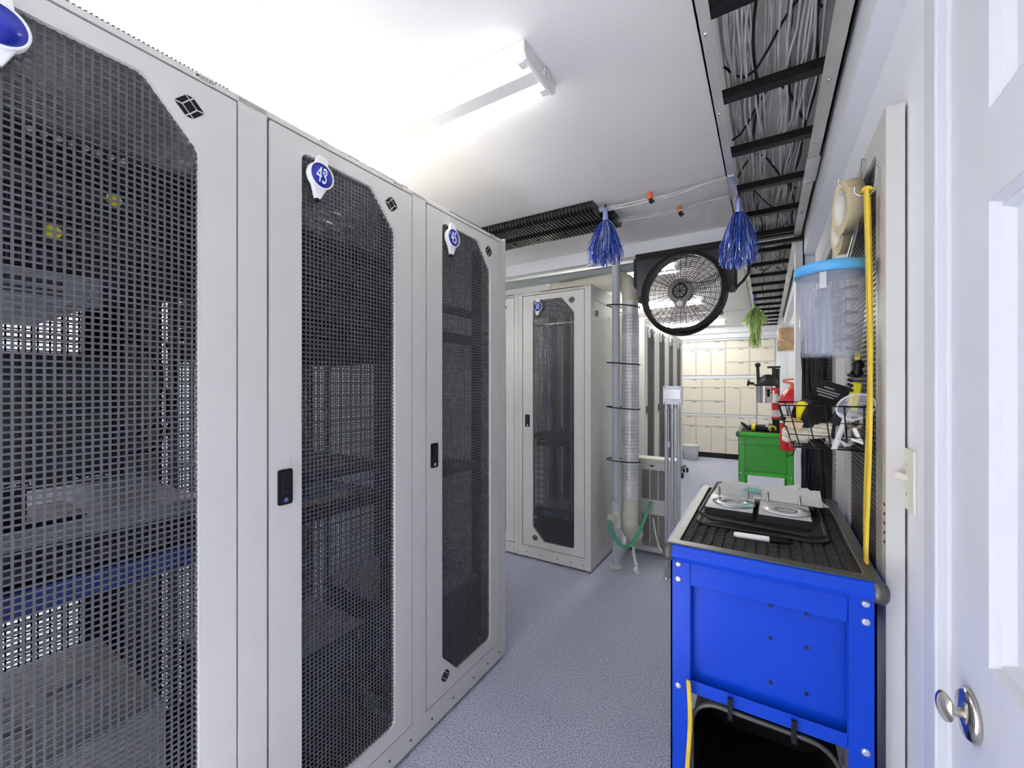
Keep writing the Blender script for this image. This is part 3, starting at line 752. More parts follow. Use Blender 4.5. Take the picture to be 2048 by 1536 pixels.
obj('inner_rim', MB().lathe([(.262, -.033), (.262, -.040), (.248, -.040), (.248, -.033)], (0,0,0), (0,1,0), 64, False), M['blacksat'], f)
mb = MB()
for k in range(70):
    a = 2*pi*k/70; mb.obox((.269*cos(a), .035, .269*sin(a)), (.004, .09, .010), (0, -a, 0))
obj('side_ribs', mb, M['vent'], f)
hub = obj('hub', MB().lathe([(.082, -.040), (.082, -.052), (.070, -.060), (.040, -.062)], (0,0,.0), (0,1,0), 32).prism(arc(0, -.085, .034, pi, 2*pi, 12) + [(.06, -.05), (.06, 0), (-.06, 0), (-.06, -.05)], FRONT, -.058, -.042), M['blade'], f)
obj('hub_ring', MB().lathe([(.050, -.061), (.050, -.067), (.040, -.067), (.040, -.061)], (0,0,0), (0,1,0), 32).cyl((0,-.067,0),(0,-.06,0),.012), M['black'], hub)
mb = MB()
for k in range(8):
    a = pi/4*k; mb.obox((.028*cos(a), -.064, .028*sin(a)), (.022, .006, .006), (0, -a, 0))
obj('hub_spokes', mb, M['black'], hub)
obj('speed_knob', MB().cyl((0, -.058, -.085), (0, -.072, -.085), .021, .019, 24).obox((0, -.076, -.085), (.006, .010, .036), (0, .3, 0)), M['white'], hub)
obj('motor', MB().cyl((0, .0, 0), (0, .10, 0), .055, .045, 20), M['blacksat'], f)
bl = []
for k in range(3):
    a0 = 2*pi*k/3 + .15; P = []
    for i in range(9):
        s = i/8; r = .055+.19*s; tw = radians(38-20*s); w = .030+.018*sin(pi*s)
        c, sn = cos(a0+.25*s), sin(a0+.25*s)
        P.append([Vector((r*c - q*w*cos(tw)*sn, .01 + q*w*sin(tw), r*sn + q*w*cos(tw)*c)) for q in (-1, -.3, .3, 1)])
    mb = MB(); mb.rings(P, False, False, False); obj('blade', mb, M['smoke'], f)
mb = MB()
for k in range(12):
    a = pi/6*k; mb.tube([(.05*cos(a), .094, .05*sin(a)), (.265*cos(a), .088, .265*sin(a))], .0014, 4)
for k in range(7): mb.tube([((.06+.033*k)*cos(a), .09, (.06+.033*k)*sin(a)) for a in [2*pi*i/40 for i in range(40)]], .0012, 4, loop=True)
obj('rear_grille', mb, M['wire'], f)
obj('stand', MB().lathe([(.030, -.245), (.026, -.262), (.040, -.283)], (0, .0, 0), (0,0,1), 20).tube([(.27*cos(a), .02, .285*sin(a)) for a in [pi+.15+ (pi-.3)*i/20 for i in range(21)]], .0095, 8), M['blacksat'], f)
obj('mount_arm', MB().obox((.296, .04, -.01), (.03, .05, .04)).obox((-.296, .04, -.01), (.03, .05, .04)), M['blacksat'], f)
obj('lead', MB().tube([(-.01, -.065, .055), (.06, -.068, .045), (.14, -.060, .035), (.22, -.05, .045), (.265, -.04, .10)], .003, 6), M['black'], f)
single('grey_lead', MB().tube([(-.21, 3.05, 1.985), (-.17, 3.06, 2.0), (-.13, 3.08, 2.045), (-.10, 3.12, 2.10), (-.10, 3.16, 2.28)], .009, 8), M['blacksat'], 'thick grey lead from the fan up to the overhead tray', 'cable')
single('ceiling_conduit', MB().cyl((-2.6, 6.2, 2.36), (-.13, 6.2, 2.36), .010, n=8), M['conduit'], 'thin grey conduit crossing the ceiling beyond the fan', 'conduit')
t = thing('security_camera', 'small round grey camera on a bracket below the far ceiling', 'camera', (-.52, 6.25, 2.34))
obj('body', MB().cyl((0, -.10, 0), (0, .04, .01), .045, n=20), M['acbody'], t); obj('lens', MB().cyl((0, -.104, 0), (0, -.10, 0), .036, n=20), M['dark'], t)
obj('bracket', MB().cyl((0, 0, .01), (.03, .0, .10), .012, n=8), M['acbody'], t)

# ------------------------------------------------------------------ pipes, duct, air conditioner
single('header_pipe', MB().tube([(-2.6, 3.20, 2.275), (-.99, 3.20, 2.275), (-.84, 3.20, 2.275)], .036, 14), M['hpipe'], 'horizontal grey pipe just below the ceiling header', 'pipe')
single('round_cap', MB().lathe([(.032, 0), (.045, -.004), (.045, -.012), (.02, -.016)], (-1.20, 3.17, 2.335), (0,0,1), 24), M['white'], 'small white disc cap under the ceiling header by the blue tassel', 'cap')
t = thing('standpipe', 'grey vertical plastic pipe standing beside cabinet 50', 'pipe', (-.965, 3.06, 0))
obj('pipe', MB().cyl((0, 0, 0), (0, 0, 2.335), .029, n=20), M['pipe'], t)
obj('tee', MB().cyl((0, 0, .24), (0, 0, .47), .035, n=20).cyl((0, 0, .375), (-.016, -.052, .375), .026, n=16), M['pipejoint'], t)
for z in (.225, .43): obj('collar', MB().lathe([(.036, 0), (.041, .006), (.041, .035), (.038, .041), (.041, .047), (.041, .07), (.036, .076)], (0, 0, z), (0,0,1), 22), M['pipe'], t)
obj('hose_socket', MB().lathe([(.030, 0), (.034, .006), (.034, .018), (.022, .024), (.013, .034)], (-.016, -.05, .375), (-.3,-.95,0), 18), M['ivory'], t)
obj('floor_flange', MB().lathe([(.045, 0), (.042, .008), (.031, .014)], (0,0,0), (0,0,1), 18), M['pipejoint'], t)
t = thing('flexible_duct', 'silver foil wrapped flexible duct strapped to the grey standpipe', 'duct', (-.878, 3.13, 0))
mb = MB(); pr = []
for i in range(109):
    z = .505 + 1.50*i/108; bulge = (.0035 if i % 2 else 0) + .002*sin(i*.31)
    pr.append((.060+bulge - (.004 if z > 1.9 else 0), z))
mb.lathe(pr, (0,0,0), (0,0,1), 28); obj('foil_sleeve', mb, M['foil'], t)
mb = MB()
for k in range(48):
    z = .66+.0262*k; mb.tube([(.0625*cos(a), .0625*sin(a), z) for a in [2*pi*i/28 for i in range(28)]], .0022, 4, loop=True)
for k in range(15):
    a = 2*pi*k/15; mb.tube([(.0622*cos(a+.05*j), .0622*sin(a+.05*j), .66+.205*j) for j in range(7)], .0018, 4)
obj('scrim_lines', mb, M['conduit'], t)
mb = MB(); pts = []; rr = []
for i in range(61):
    s = i/60; 
    if s < .5: p = (-.002, -.01*sin(s*pi), .50 - .32*s)
    else: a = (s-.5)*2*pi/2; p = (-.002 - .0*sin(a), -.01 + .16*(1-cos(a)), .34 - .13*sin(a))
    pts.append(p); rr.append(.056 + (.006 if i % 3 == 0 else 0))
mb.tube(pts, rr, 24); obj('ribbed_hose', mb, M['ivory'], t)
pts = [(0, 0, 1.98), (0, .0, 2.06), (-.02, .03, 2.13), (-.08, .06, 2.175), (-.18, .08, 2.185), (-.32, .08, 2.18), (-.48, .08, 2.175), (-.60, .08, 2.175)]
obj('fabric_bend', MB().tube(pts, [.060, .062, .070, .074, .072, .070, .066, .064], 20), M['fabricduct'], t)
t2 = [(-.60, .08, 2.175), (-.64, .08, 2.18), (-.66, .10, 2.20), (-.67, .16, 2.21)]
obj('cream_elbow', MB().tube(t2, .066, 16), M['fabricduct'], t)
for z in (1.962, 1.529, 1.195, .80):
    w = .009; pts = []
    for i in range(24):
        a = 2*pi*i/24; pts.append((-.92 + .113*cos(a), 3.095 + .075*sin(a) + .04*cos(a), z-.01*cos(a)))
    single('strap_tie', MB().tube(pts, .0045, 6, loop=True), M['black'], {1.962: 'topmost black tie around the grey standpipe and the foil duct', 1.529: 'second black tie from the top around the standpipe and foil duct', 1.195: 'third black tie from the top around the standpipe and foil duct', .80: 'lowest black tie around the standpipe and foil duct'}[z], 'tie', 'black ties around the duct')
t = thing('air_conditioner', 'off-white portable air conditioner with slotted grilles beside the foil duct', 'air conditioner', (-.80, 3.40, 0))
obj('body', MB().prism(rrect(-.19, .20, .03, .775, .02), FRONT, .004, .15), M['acbody'], t, bev=.008)
obj('rear_cover', MB().prism(rrect(-.06, .19, .05, .745, .01), FRONT, -.004, .004), M['acbody'], t)
obj('grip_recess', MB().box(.005, .035, -.006, -.003, .715, .728), M['dark'], t)
for z0, z1, n in ((.455, .69, 24), (.075, .335, 27)):
    g = obj('grille', MB().box(-.055, .135, -.005, -.003, z0, z1), M['gap'], t)
    mb = MB(); 
    for k in range(n+1):
        z = z0+(z1-z0)*k/n; mb.box(-.058, .138, -.009, -.003, z-.0017, z+.0017)
    for x in (-.058, .005, .07, .135): mb.box(x-.003, x+.003, -.0095, -.003, z0-.003, z1+.003)
    obj('slats', mb, M['acbody'], g)
for x in (-.15, .16):
    for y in (.04, .12): obj('caster', MB().cyl((x-.01, y, .02), (x+.01, y, .02), .02, n=14), M['black'], t)
obj('warning_label', MB().prism([(-.155, .12), (-.12, .12), (-.155, .165)], FRONT, .0025, .0042), M['white'], t)
single('green_hose', MB().tube([(-.981, 3.000, .375), (-.985, 2.965, .36), (-.975, 2.96, .30), (-.94, 2.98, .225), (-.89, 3.0, .185), (-.835, 3.03, .20), (-.795, 3.12, .30), (-.785, 3.28, .40), (-.787, 3.392, .43)], .0125, 10), M['green'], 'green garden hose looping from the standpipe to the air conditioner', 'hose')
t = thing('drain_valve', 'short white drain tube with a clear tap end lying by the standpipe', 'valve', (0,0,0))
obj('tube', MB().tube([(-.836, 3.06, .20), (-.825, 3.03, .14), (-.80, 3.01, .065)], .011, 8), M['ivory'], t); obj('tap', MB().cyl((-.80, 3.01, .065), (-.785, 2.99, .014), .016, .018, 12), M['clearw'], t)
obj('handle', MB().obox((-.80, 2.985, .05), (.02, .012, .03), (.3, .5, 0)), M['white'], t)
single('white_lead', MB().tube([(-.77, 3.398, .30), (-.755, 3.35, .29), (-.735, 3.33, .20), (-.71, 3.32, .12), (-.66, 3.30, .06), (-.60, 3.27, .012), (-.50, 3.27, .008)], .0055, 8), M['white'], 'white power cord curling down beside the air conditioner grille', 'cord')
t = thing('conduit_stand', 'grey electrical box on three upright metal conduits', 'electrical box', (-.56, 3.06, 0))
obj('box', MB().prism(rrect(-.062, .062, 1.232, 1.36, .008), FRONT, -.02, .03), M['conduit'], t, bev=.003)
obj('cover', MB().prism(rrect(-.055, .055, 1.27, 1.335, .008), FRONT, -.038, -.02), M['silver'], t, bev=.005)
for x in (-.052, .052):
    for z in (1.242, 1.35): obj('screw', MB().cyl((x, -.022, z), (x, -.019, z), .004, n=8), M['dark'], t)
for x in (-.042, -.002, .040):
    cd = obj('conduit', MB().cyl((x, 0, 0), (x, 0, 1.235), .0125, n=14), M['conduit'], t)
    obj('coupling', MB().cyl((x, 0, 1.20), (x, 0, 1.232), .0165, n=14), M['silver'], cd)
    obj('floor_fitting', MB().cyl((x, 0, 0), (x, 0, .17), .0155, n=14).lathe([(.024, 0), (.022, .01), (.016, .014)], (x,0,0), (0,0,1), 14), M['silver'], cd)
obj('outlet_clip', MB().box(-.03, -.018, -.02, -.012, .93, .97), M['white'], t)

# ------------------------------------------------------------------ carts
def cart(y, col, label, lip):
    t = thing('tool_cart', label, 'cart', (-.008, y, 0))
    w, L, z = .208, .71, .965
    obj('top_tray', MB().box(-w, w, 0, L, z-.045, z-.012), M[col], t)
    obj('rim', MB().prism(rrect(-w, w, 0, L, .006, 2), FLAT, z-.012, z, [[(-w+.026, .030), (w-.026, .030), (w-.026, L-.030), (-w+.026, L-.030)]]), M['trim'], t, bev=.003)
    mb = MB().box(-w+.026, w-.026, .030, L-.03, z-.012, z-.006)
    nx, ny = 15, 22; cx, cy = (2*w-.06)/nx, (L-.068)/ny
    for i in range(nx):
        for j in range(ny):
            a, b = -w+.030+i*cx, .034+j*cy
            mb.rings([[(a+.002, b+.002, z-.006), (a+cx-.002, b+.002, z-.006), (a+cx-.002, b+cy-.002, z-.006), (a+.002, b+cy-.002, z-.006)],
                      [(a+.005, b+.005, z-.001), (a+cx-.005, b+.005, z-.001), (a+cx-.005, b+cy-.005, z-.001), (a+.005, b+cy-.005, z-.001)]], True, False, True, False)
    obj('rubber_mat', mb, M['rubber'], t)
    for yy in (0, L):
        s = -1 if yy == 0 else 1
        pr = [(yy, z-.002), (yy+s*.007, z-.005), (yy+s*.013, z-.016), (yy+s*.013, z-.030), (yy+s*.007, z-.041), (yy, z-.045)]
        obj('end_lip', MB().prism(pr, lambda a, b, d: (d, a, b), -w+.004, w-.004), M[col], t, bev=.003)
        for x in (-w, w): obj('corner_cap', MB().lathe([(.004, -.002), (.011, -.004), (.0155, -.012), (.0165, -.022), (.0155, -.034), (.011, -.043), (.004, -.046)], (x-(.004 if x > 0 else -.004), yy+s*.0, z), (0,0,1), 18), M['trim'], t)
    for x in (-w, w):
        sx = -1 if x > 0 else 1
        for yy in (.012, L-.012):
            sy = 1 if yy < .1 else -1
            lg = obj('leg', MB().box(min(x+sx*.006, x+sx*.052), max(x+sx*.006, x+sx*.052), min(yy, yy+sy*.004), max(yy, yy+sy*.004), .10, z-.045).box(min(x+sx*.006, x+sx*.010), max(x+sx*.006, x+sx*.010), min(yy, yy+sy*.045), max(yy, yy+sy*.045), .10, z-.045), M[col], t)
            obj('caster', MB().cyl((x+sx*.02, yy+sy*.02, .05), (x+sx*.045, yy+sy*.02, .05), .05, n=20).box(x+sx*.032-.02, x+sx*.032+.02, yy+sy*.02-.02, yy+sy*.02+.02, .085, .102), M['black'], lg)
            if sy > 0:
                for zz in (z-.056, z-.094, z-.366):
                    obj('bolt', MB().lathe([(.008, 0), (.0075, -.003), (.004, -.0045)], (x+sx*.024, yy, zz), (0,1,0), 14), M['bolt'], lg)
    for yy, s in ((.014, 1), (L-.014, -1)):
        p = obj('end_panel', MB().prism([(-w+.052, .59), (w-.052, .59), (w-.052, z-.045), (-w+.052, z-.045)], FRONT, yy, yy+s*.003, [[(-w+.054, .622), (w-.054, .622), (w-.054, .860), (-w+.054, .860)]]).box(-w+.05, w-.05, min(yy+s*.024, yy+s*.027), max(yy+s*.024, yy+s*.027), .60, .88), M[col], t, bev=.0015)
        if s > 0:
            for xx in (.016, .085):
                for zz in (.846, .770, .666): obj('screw', MB().cyl((xx, yy+.0215, zz), (xx, yy+.0245, zz), .004, n=10), M['dark'], p)
    obj('side_apron', MB().box(-w+.008, -w+.011, .05, L-.05, z-.13, z-.045).box(w-.011, w-.008, .05, L-.05, z-.13, z-.045), M[col], t)
    obj('side_lip', MB().box(-w-.004, -w+.001, .01, L-.01, z-.044, z-.004).box(w-.001, w+.003, .01, L-.01, z-.044, z-.004), M[col], t)
    obj('lower_shelf', MB().box(-w+.012, w-.012, .03, L-.03, .16, .175), M[col], t)
    return t
cart(1.108, 'bluecart', 'bright blue tool cart with rubber topped tray standing against the right wall', 0)
cart(4.098, 'greencart', 'bright green tool cart with power tools on it, further down the aisle', 0)
# bin slung under the blue cart
t = thing('hanging_bin', 'black open bin with grey rim slung under the blue cart', 'bin', (-.012, 1.125, 0))
pr = rrect(-.148, .150, .30, .578, .06, 7); pi_ = rrect(-.143, .145, .305, .573, .055, 7)
obj('shell', MB().prism(pr, FRONT, .002, .34, [pi_]).prism(pi_, FRONT, .33, .34), M['black'], t)
obj('rolled_rim', MB().tube([(a, .0, b) for a, b in pr], .0055, 8, loop=True), M['trim'], t)
for x in (-.062, .064):
    obj('clip_strap', MB().box(x-.005, x+.005, -.016, -.010, .57, .618).box(x-.005, x+.005, -.014, .006, .566, .572), M['wire'], t)
single('yellow_webbing', MB().rings([[(-.166+.004*sin(s*6)-.004, 1.100, z), (-.166+.004*sin(s*6)+.006, 1.098, z), (-.166+.004*sin(s*6)+.006, 1.103, z), (-.166+.004*sin(s*6)-.004, 1.105, z)] for s, z in [(i/14, .632-.34*i/14) for i in range(15)]]), M['strap'], 'yellow webbing strap hanging down the front of the blue cart by the bin', 'strap')
# things on the blue cart
ZM = .9645
t = thing('disc_binder', 'open black disc binder lying on the blue cart', 'binder', (-.018, 1.575, ZM), radians(-1))
obj('cover', MB().prism(rrect(-.155, .160, -.285, .245, .04), FLAT, 0, .006), M['leather'], t, bev=.002)
obj('zip_edge', MB().tube([(a, b, .012+.008*sin(4*a*8)) for a, b in rrect(-.150, .154, -.255, .240, .04)], .005, 6, loop=True), M['leather'], t)
for nm, cx, lab in (('a', -.076, 'left'), ('b', .064, 'right')):
    st = obj('sleeve_stack', MB().box(cx-.064, cx+.064, -.185, -.022, .006, .030), M['leather'], t)
    obj('page', MB().box(cx-.064, cx+.064, -.19, -.022, .030, .0325), M['sleeve'], st)
    obj('page_edges', MB().box(cx-.062, cx+.062, -.188, -.024, .0285, .0302), M['paper'], st)
    obj('ring_bar', MB().box(cx-.06, cx+.06, -.022, -.012, .012, .02), M['silver'], t)
    for rx in (cx-.042, cx+.042):
        obj('ring', MB().tube([(rx, -.017+.020*cos(a), .028+.028*sin(a)) for a in [pi*1.15*i/10-.2 for i in range(11)]], .0028, 8), M['chrome'], t)
for cx, cy, m_, lab in ((-.088, 1.465, 'disc', 'shiny bluish disc in the left page of the binder'), (.048, 1.455, 'discw', 'white printed disc in the right page of the binder')):
    d = thing('disc', lab, 'disc', (cx, cy, ZM+.0330), 0, 'discs in the binder')
    obj('disc_body', MB().lathe([(.060, 0), (.060, .0012), (.021, .0012), (.021, 0)], (0,0,0), (0,0,1), 48, False), M[m_], d)
    obj('clear_ring', MB().lathe([(.021, .0004), (.021, .001), (.0075, .001), (.0075, .0004)], (0,0,0), (0,0,1), 32, False), M['sleeve'], d)
    if m_ == 'disc': obj('teal_label', MB().prism([(.055*cos(a), .055*sin(a)) for a in [-.9+1.0*i/8 for i in range(9)]] + [(.03*cos(a), .03*sin(a)) for a in [.1-1.0*i/8 for i in range(9)]], FLAT, .0012, .0015), M['tealprint'], d)
    else: obj('hub_print', MB().lathe([(.030, .0012), (.030, .0014), (.022, .0014), (.022, .0012)], (0,0,0), (0,0,1), 32, False), M['servergrey'], d)
def sheet(cx, cy, w, h, rz, z, label, curl=.012, m='paper', grp='papers on the blue cart'):
    P = []; n = 8; m4 = Matrix.Rotation(rz, 3, 'Z')
    for lay in (0, .0012):
        for j in range(n+1):
            P.append([Vector((cx, cy, z+lay)) + m4 @ Vector((w*(i/n-.5), h*(j/n-.5), curl*max(0, (abs(i/n-.45)-.25))*2*(j/n))) for i in range(n+1)])
    mb = MB(); mb.rings(P[:n+1], False, False, False); mb.rings(P[n+1:], False, False, False)
    return single('paper_sheet', mb, M[m], label, 'paper', grp)
for k, (a, b, c, dd, rz, lab) in enumerate(((.010, 1.70, .22, .26, .05, 'white sheet at the bottom of the pile behind the binder rings'), (-.030, 1.715, .24, .25, -.10, 'white sheet with a raised left corner behind the binder'), (.045, 1.68, .20, .24, .16, 'white sheet second from the top of the pile on the cart'), (.060, 1.655, .18, .22, -.06, 'topmost white sheet of the pile on the blue cart'))):
    sheet(a, b, c, dd, rz, ZM+.014+.006*k, lab, .03 if k == 1 else .008)
single('booklet', MB().obox((-.082, 1.625, ZM+.040), (.13, .115, .004), (radians(8), 0, .12)), M['sleeve'], 'clear sleeve page lying over the papers behind the left rings', 'sleeve')
single('printed_card', MB().obox((-.040, 1.612, ZM+.047), (.05, .035, .002), (radians(8), 0, -.45)), M['tealprint'], 'teal and white printed card under the clear sleeve', 'card')
t = thing('marker_pen', 'white marker pen with black cap lying in front of the disc binder', 'pen', (-.074, 1.236, ZM+.007), radians(4))
obj('barrel', MB().lathe([(.004, 0), (.007, .004), (.0072, .082)], (0,0,0), (1,0,0), 16), M['white'], t)
obj('cap', MB().lathe([(.0076, .080), (.0072, .105), (.004, .130), (.003, .133)], (0,0,0), (1,0,0), 16), M['ink'], t)
obj('pocket_clip', MB().box(.085, .12, -.001, .001, .007, .010), M['ink'], t)
t = thing('ballpoint_pen', 'dark pen sticking out at the left edge of the binder', 'pen', (-.19, 1.46, ZM+.006), radians(12))
obj('barrel', MB().lathe([(.001, 0), (.004, .012), (.0045, .075)], (0,0,0), (1,0,0), 12), M['dark'], t); obj('end_cap', MB().cyl((.075,0,0), (.082,0,0), .0045, n=12), M['black'], t)

# ------------------------------------------------------------------ right wall: spare cabinet doors and what hangs on them
def spare_door(y0, label, gr='spare mesh doors on the right wall'):
    t = thing('spare_cabinet_door', label, 'door panel', (.215, y0+.543, 0), -pi/2, gr)   # local x runs toward the camera
    w, h = .543, 1.955
    ox0, ox1, z0, z1 = .075, .450, .10, 1.90
    obj('panel', MB().prism(rrect(0, w, .02, h, .004, 2), FRONT, 0, .03, [rrect(ox0, ox1, z0, z1, .02, 3)]), M['rack'], t)
    mb = MB(); 
    k = 0
    while z0+.0127*k < z1: mb.box(ox0-.003, ox1+.003, .006, .009, z0+.0127*k-.002, z0+.0127*k+.002); k += 1
    for i in range(30): mb.box(ox0+.0127*i-.002, ox0+.0127*i+.002, .007, .0085, z0, z1)
    obj('grille', mb, mat_panel, t)
    obj('backing', MB().box(ox0-.005, ox1+.005, .012, .018, z0-.005, z1+.005), M['gap'], t)
    mb = MB()
    for k in range(5): mb.cyl((w-.012, -.001, 1.03+.02*k), (w-.012, .002, 1.03+.02*k), .004, n=8)
    obj('hinge_holes', mb, M['ink'], t)
    return t
mat_panel = mat('panel_grille_brown', (.085,.072,.072), .35, metal=.4, var=.1)
spare_door(1.158, 'spare grey mesh cabinet door on the wall behind the yellow strap and bucket')
spare_door(1.90, 'spare grey mesh cabinet door on the wall behind the hanging black cables')
XP = .215
def hook(y, z, label, l=.05):
    single('wire_hook', MB().tube([(XP, y, z+.05), (XP-.008, y, z+.055), (XP-.010, y, z), (XP-.018, y, z-.008), (XP-l+.01, y, z-.008), (XP-l, y, z), (XP-l, y, z+.014)], .0022, 6), M['silver'], label, 'hook', 'wire hooks on the spare door')
hook(1.207, 1.80, 'wire hook holding the yellow strap', .045); hook(1.36, 1.885, 'wire hook holding the front roll of masking tape', .055); hook(1.455, 1.87, 'wire hook holding the second roll of tape', .05)
def tape(x, y, z, R, w, label):
    t = thing('tape_roll', label, 'tape', (x, y, z), .0, 'rolls of tape on the spare door')
    obj('tape_wind', MB().lathe([(R, -w/2), (R, w/2), (R*.62, w/2), (R*.62, -w/2), (R, -w/2)], (0,0,0), (1,.12,.05), 44, False), M['tape'], t)
    obj('core', MB().lathe([(R*.62, -w/2-.0005), (R*.62, w/2+.0005), (R*.56, w/2), (R*.56, -w/2), (R*.62, -w/2-.0005)], (0,0,0), (1,.12,.05), 40, False), M['tapecore'], t)
tape(.182, 1.375, 1.828, .068, .036, 'roll of cream masking tape hanging right beside the yellow strap')
tape(.186, 1.50, 1.80, .060, .030, 'roll of pale tape half hidden behind the roll beside the yellow strap')
mb = MB()
for off, dz in ((-.008, 0), (.008, .03)):
    P = []
    for i in range(31):
        s = i/30; z = 1.797 - (.80+dz)*s; y = 1.205 + off + .012*sin(s*7+off*90) - .02*s; x = .190 + .005*sin(s*5+off*60) + (.004 if off > 0 else 0)
        P.append([(x-.0028, y-.011, z), (x+.0028, y-.011, z), (x+.0028, y+.011, z), (x-.0028, y+.011, z)])
    mb.rings(P, smooth=False)
mb.rings([[(.190+.008*cos(a)*q, 1.205-.012, 1.797+.008*sin(a)*q) for q in (.6, 1.3)] + [(.190+.008*cos(a)*q, 1.205+.012, 1.797+.008*sin(a)*q) for q in (1.3, .6)] for a in [pi*i/8 for i in range(9)]], smooth=False)
single('yellow_strap', mb, M['strap'], 'long yellow webbing strap hanging from a hook on the spare door', 'strap')
# bucket
BX, BY = .135, 1.285
t = thing('clear_bucket', 'clear plastic bucket with a sky blue rim hanging on the spare door', 'bucket', (BX, BY, 1.435), .0)
obj('shell', MB().lathe([(.0, 0), (.056, 0), (.059, .006), (.071, .212), (.0695, .212), (.0575, .008), (0, .004)], (0,0,0), (0,0,1), 40, False), M['clearp'], t)
obj('rim', MB().lathe([(.070, .200), (.0745, .200), (.076, .214), (.0745, .224), (.070, .224), (.070, .200)], (0,0,0), (0,0,1), 40, False), M['rimblue'], t)
obj('lid', MB().lathe([(0, .220), (.070, .220), (.070, .2225), (0, .2225)], (0,0,0), (0,0,1), 40, False), M['rimblue'], t)
obj('hanger', MB().tube([(.03, -.03, .215), (.05, -.01, .30), (.06, .03, .34), (.05, .06, .30), (.03, .05, .215)], .0022, 6), M['silver'], t)
obj('lettering_sticker', MB().prism([(-.006, .16), (.010, .16), (.010, .198), (-.006, .198)], lambda a, b, d: ((.0705+d)*cos(-1.9+a*12), (.0705+d)*sin(-1.9+a*12), b), -.0022, .0008), M['clearw'], t)
rnd = random.Random(9)
mb = MB()
for k in range(34):
    a = rnd.uniform(0, 6.28); r = .044*rnd.random()**.5; l = rnd.uniform(.13, .185)
    cx, cy = BX-.008+r*cos(a), BY+r*sin(a); tx, ty = rnd.uniform(-.008, .008), rnd.uniform(-.008, .008)
    mb.rings([[(cx-.003, cy-.001, 1.446), (cx+.003, cy-.001, 1.446), (cx+.003, cy+.001, 1.446), (cx-.003, cy+.001, 1.446)], [(cx+tx-.003, cy+ty-.001, 1.446+l), (cx+tx+.003, cy+ty-.001, 1.446+l), (cx+tx+.003, cy+ty+.001, 1.446+l), (cx+tx-.003, cy+ty+.001, 1.446+l)]])
single('tie_bundle', mb, M['ziptie'], 'bundled grey cable ties inside the clear bucket', 'cable ties', kind='stuff')
single('coiled_hose', MB().tube([(BX+.022+.026*cos(a), BY-.020+.026*sin(a), 1.450+.0020*i) for i, a in [(i, i*.42) for i in range(78)]], .004, 6), M['blackcable'], 'dark coiled lead inside the clear bucket', 'cable')
# wire basket
t = thing('wire_basket', 'black wire basket full of tools hanging on the spare door above the blue cart', 'basket', (0,0,0))
def rect_loop(x0, x1, y0, y1, z): return [(x0,y0,z),(x1,y0,z),(x1,y1,z),(x0,y1,z)]
ya, yb = 1.222, 1.49
lv = [(.028, .207, ya, yb, 1.315), (.038, .207, ya+.006, yb-.006, 1.275), (.047, .207, ya+.011, yb-.011, 1.243), (.056, .207, ya+.015, yb-.015, 1.212)]
for i, q in enumerate(lv):
    obj('hoop', MB().tube(rect_loop(*q), .0024 if i in (0, 3) else .0016, 6, loop=True), M['wire'], t)
mb = MB()
for k in range(5):
    s = (k+.5)/5
    for e in (0, 1):
        mb.tube([(q[0]+(q[1]-q[0])*s, q[2] if e == 0 else q[3], q[4]) for q in lv], .0015, 5)
    mb.tube([(lv[3][0]+(lv[3][1]-lv[3][0])*s, lv[3][2], lv[3][4]), (lv[3][0]+(lv[3][1]-lv[3][0])*s, lv[3][3], lv[3][4])], .0015, 5)
for k in range(8):
    s = (k+.5)/8
    mb.tube([(q[0], q[2]+(q[3]-q[2])*s, q[4]) for q in lv] + [(.207, lv[3][2]+(lv[3][3]-lv[3][2])*s, lv[3][4])], .0015, 5)
obj('uprights', mb, M['wire'], t)
obj('hook_loop', MB().tube([(.06, ya-.002, 1.213), (.055, ya-.004, 1.196), (.045, ya-.004, 1.190), (.042, ya-.004, 1.20)], .0016, 6), M['wire'], t)
t = thing('tape_measure', 'black tape measure with yellow side in the wire basket', 'tape measure', (.098, 1.300, 1.292), radians(38))
pr = [(-.034, -.034), (.036, -.034), (.036, .010)] + arc(.0, .0, .036, .3, pi*.9, 8) + [(-.036, 0)]
obj('case', MB().prism(pr, FRONT, -.022, .022), M['dark'], t, bev=.004)
obj('yellow_side', MB().prism([(-.006, -.030)] + arc(-.022, .002, .031, -.9, 2.2, 8), lambda a, b, d: (-.036-d, a*.72+.006, b), -.006, .004), M['yel'], t, bev=.002)
obj('grip', MB().prism(arc(0, 0, .020, -1.2, 1.2, 8), lambda a, b, d: (-.040-d, a-.004, b), -.002, .002), M['black'], t)
obj('side_button', MB().lathe([(.010, -.0235), (.010, -.022), (.005, -.022)], (.020, 0, .018), (0,1,0), 16), M['dark'], t)
mb = MB()
t = thing('rope_hank', 'hank of off-white cotton rope lying in the wire basket', 'rope', (0,0,0))
strands = [(q*.0095*cos(a), q*.0095*sin(a)) for q, a in [(0,0)] + [(1.45, 2*pi*i/8) for i in range(8)]]
for i, (dy, dz) in enumerate(strands):
    pts = []
    for k in range(13):
        s = k/12; ca, sa = cos(s*2.4), sin(s*2.4); pin = 1 - .18*math.exp(-((s-.22)/.08)**2)
        pts.append((.048+.115*s, 1.283 + (dy*ca-dz*sa)*pin, 1.238 + .022*s + (dy*sa+dz*ca)*pin))
    mb.tube(pts, .0058, 6)
obj('strands', mb, M['rope'], t)
mb = MB()
for k in range(5):
    a = k*1.26; mb.tube([(.048-.010*sin(b), 1.283+.011*cos(a)+.006*cos(b)*cos(a), 1.237+.011*sin(a)+.006*cos(b)*sin(a)) for b in [pi*i/6 for i in range(7)]], .0048, 6)
obj('looped_ends', mb, M['rope'], t)
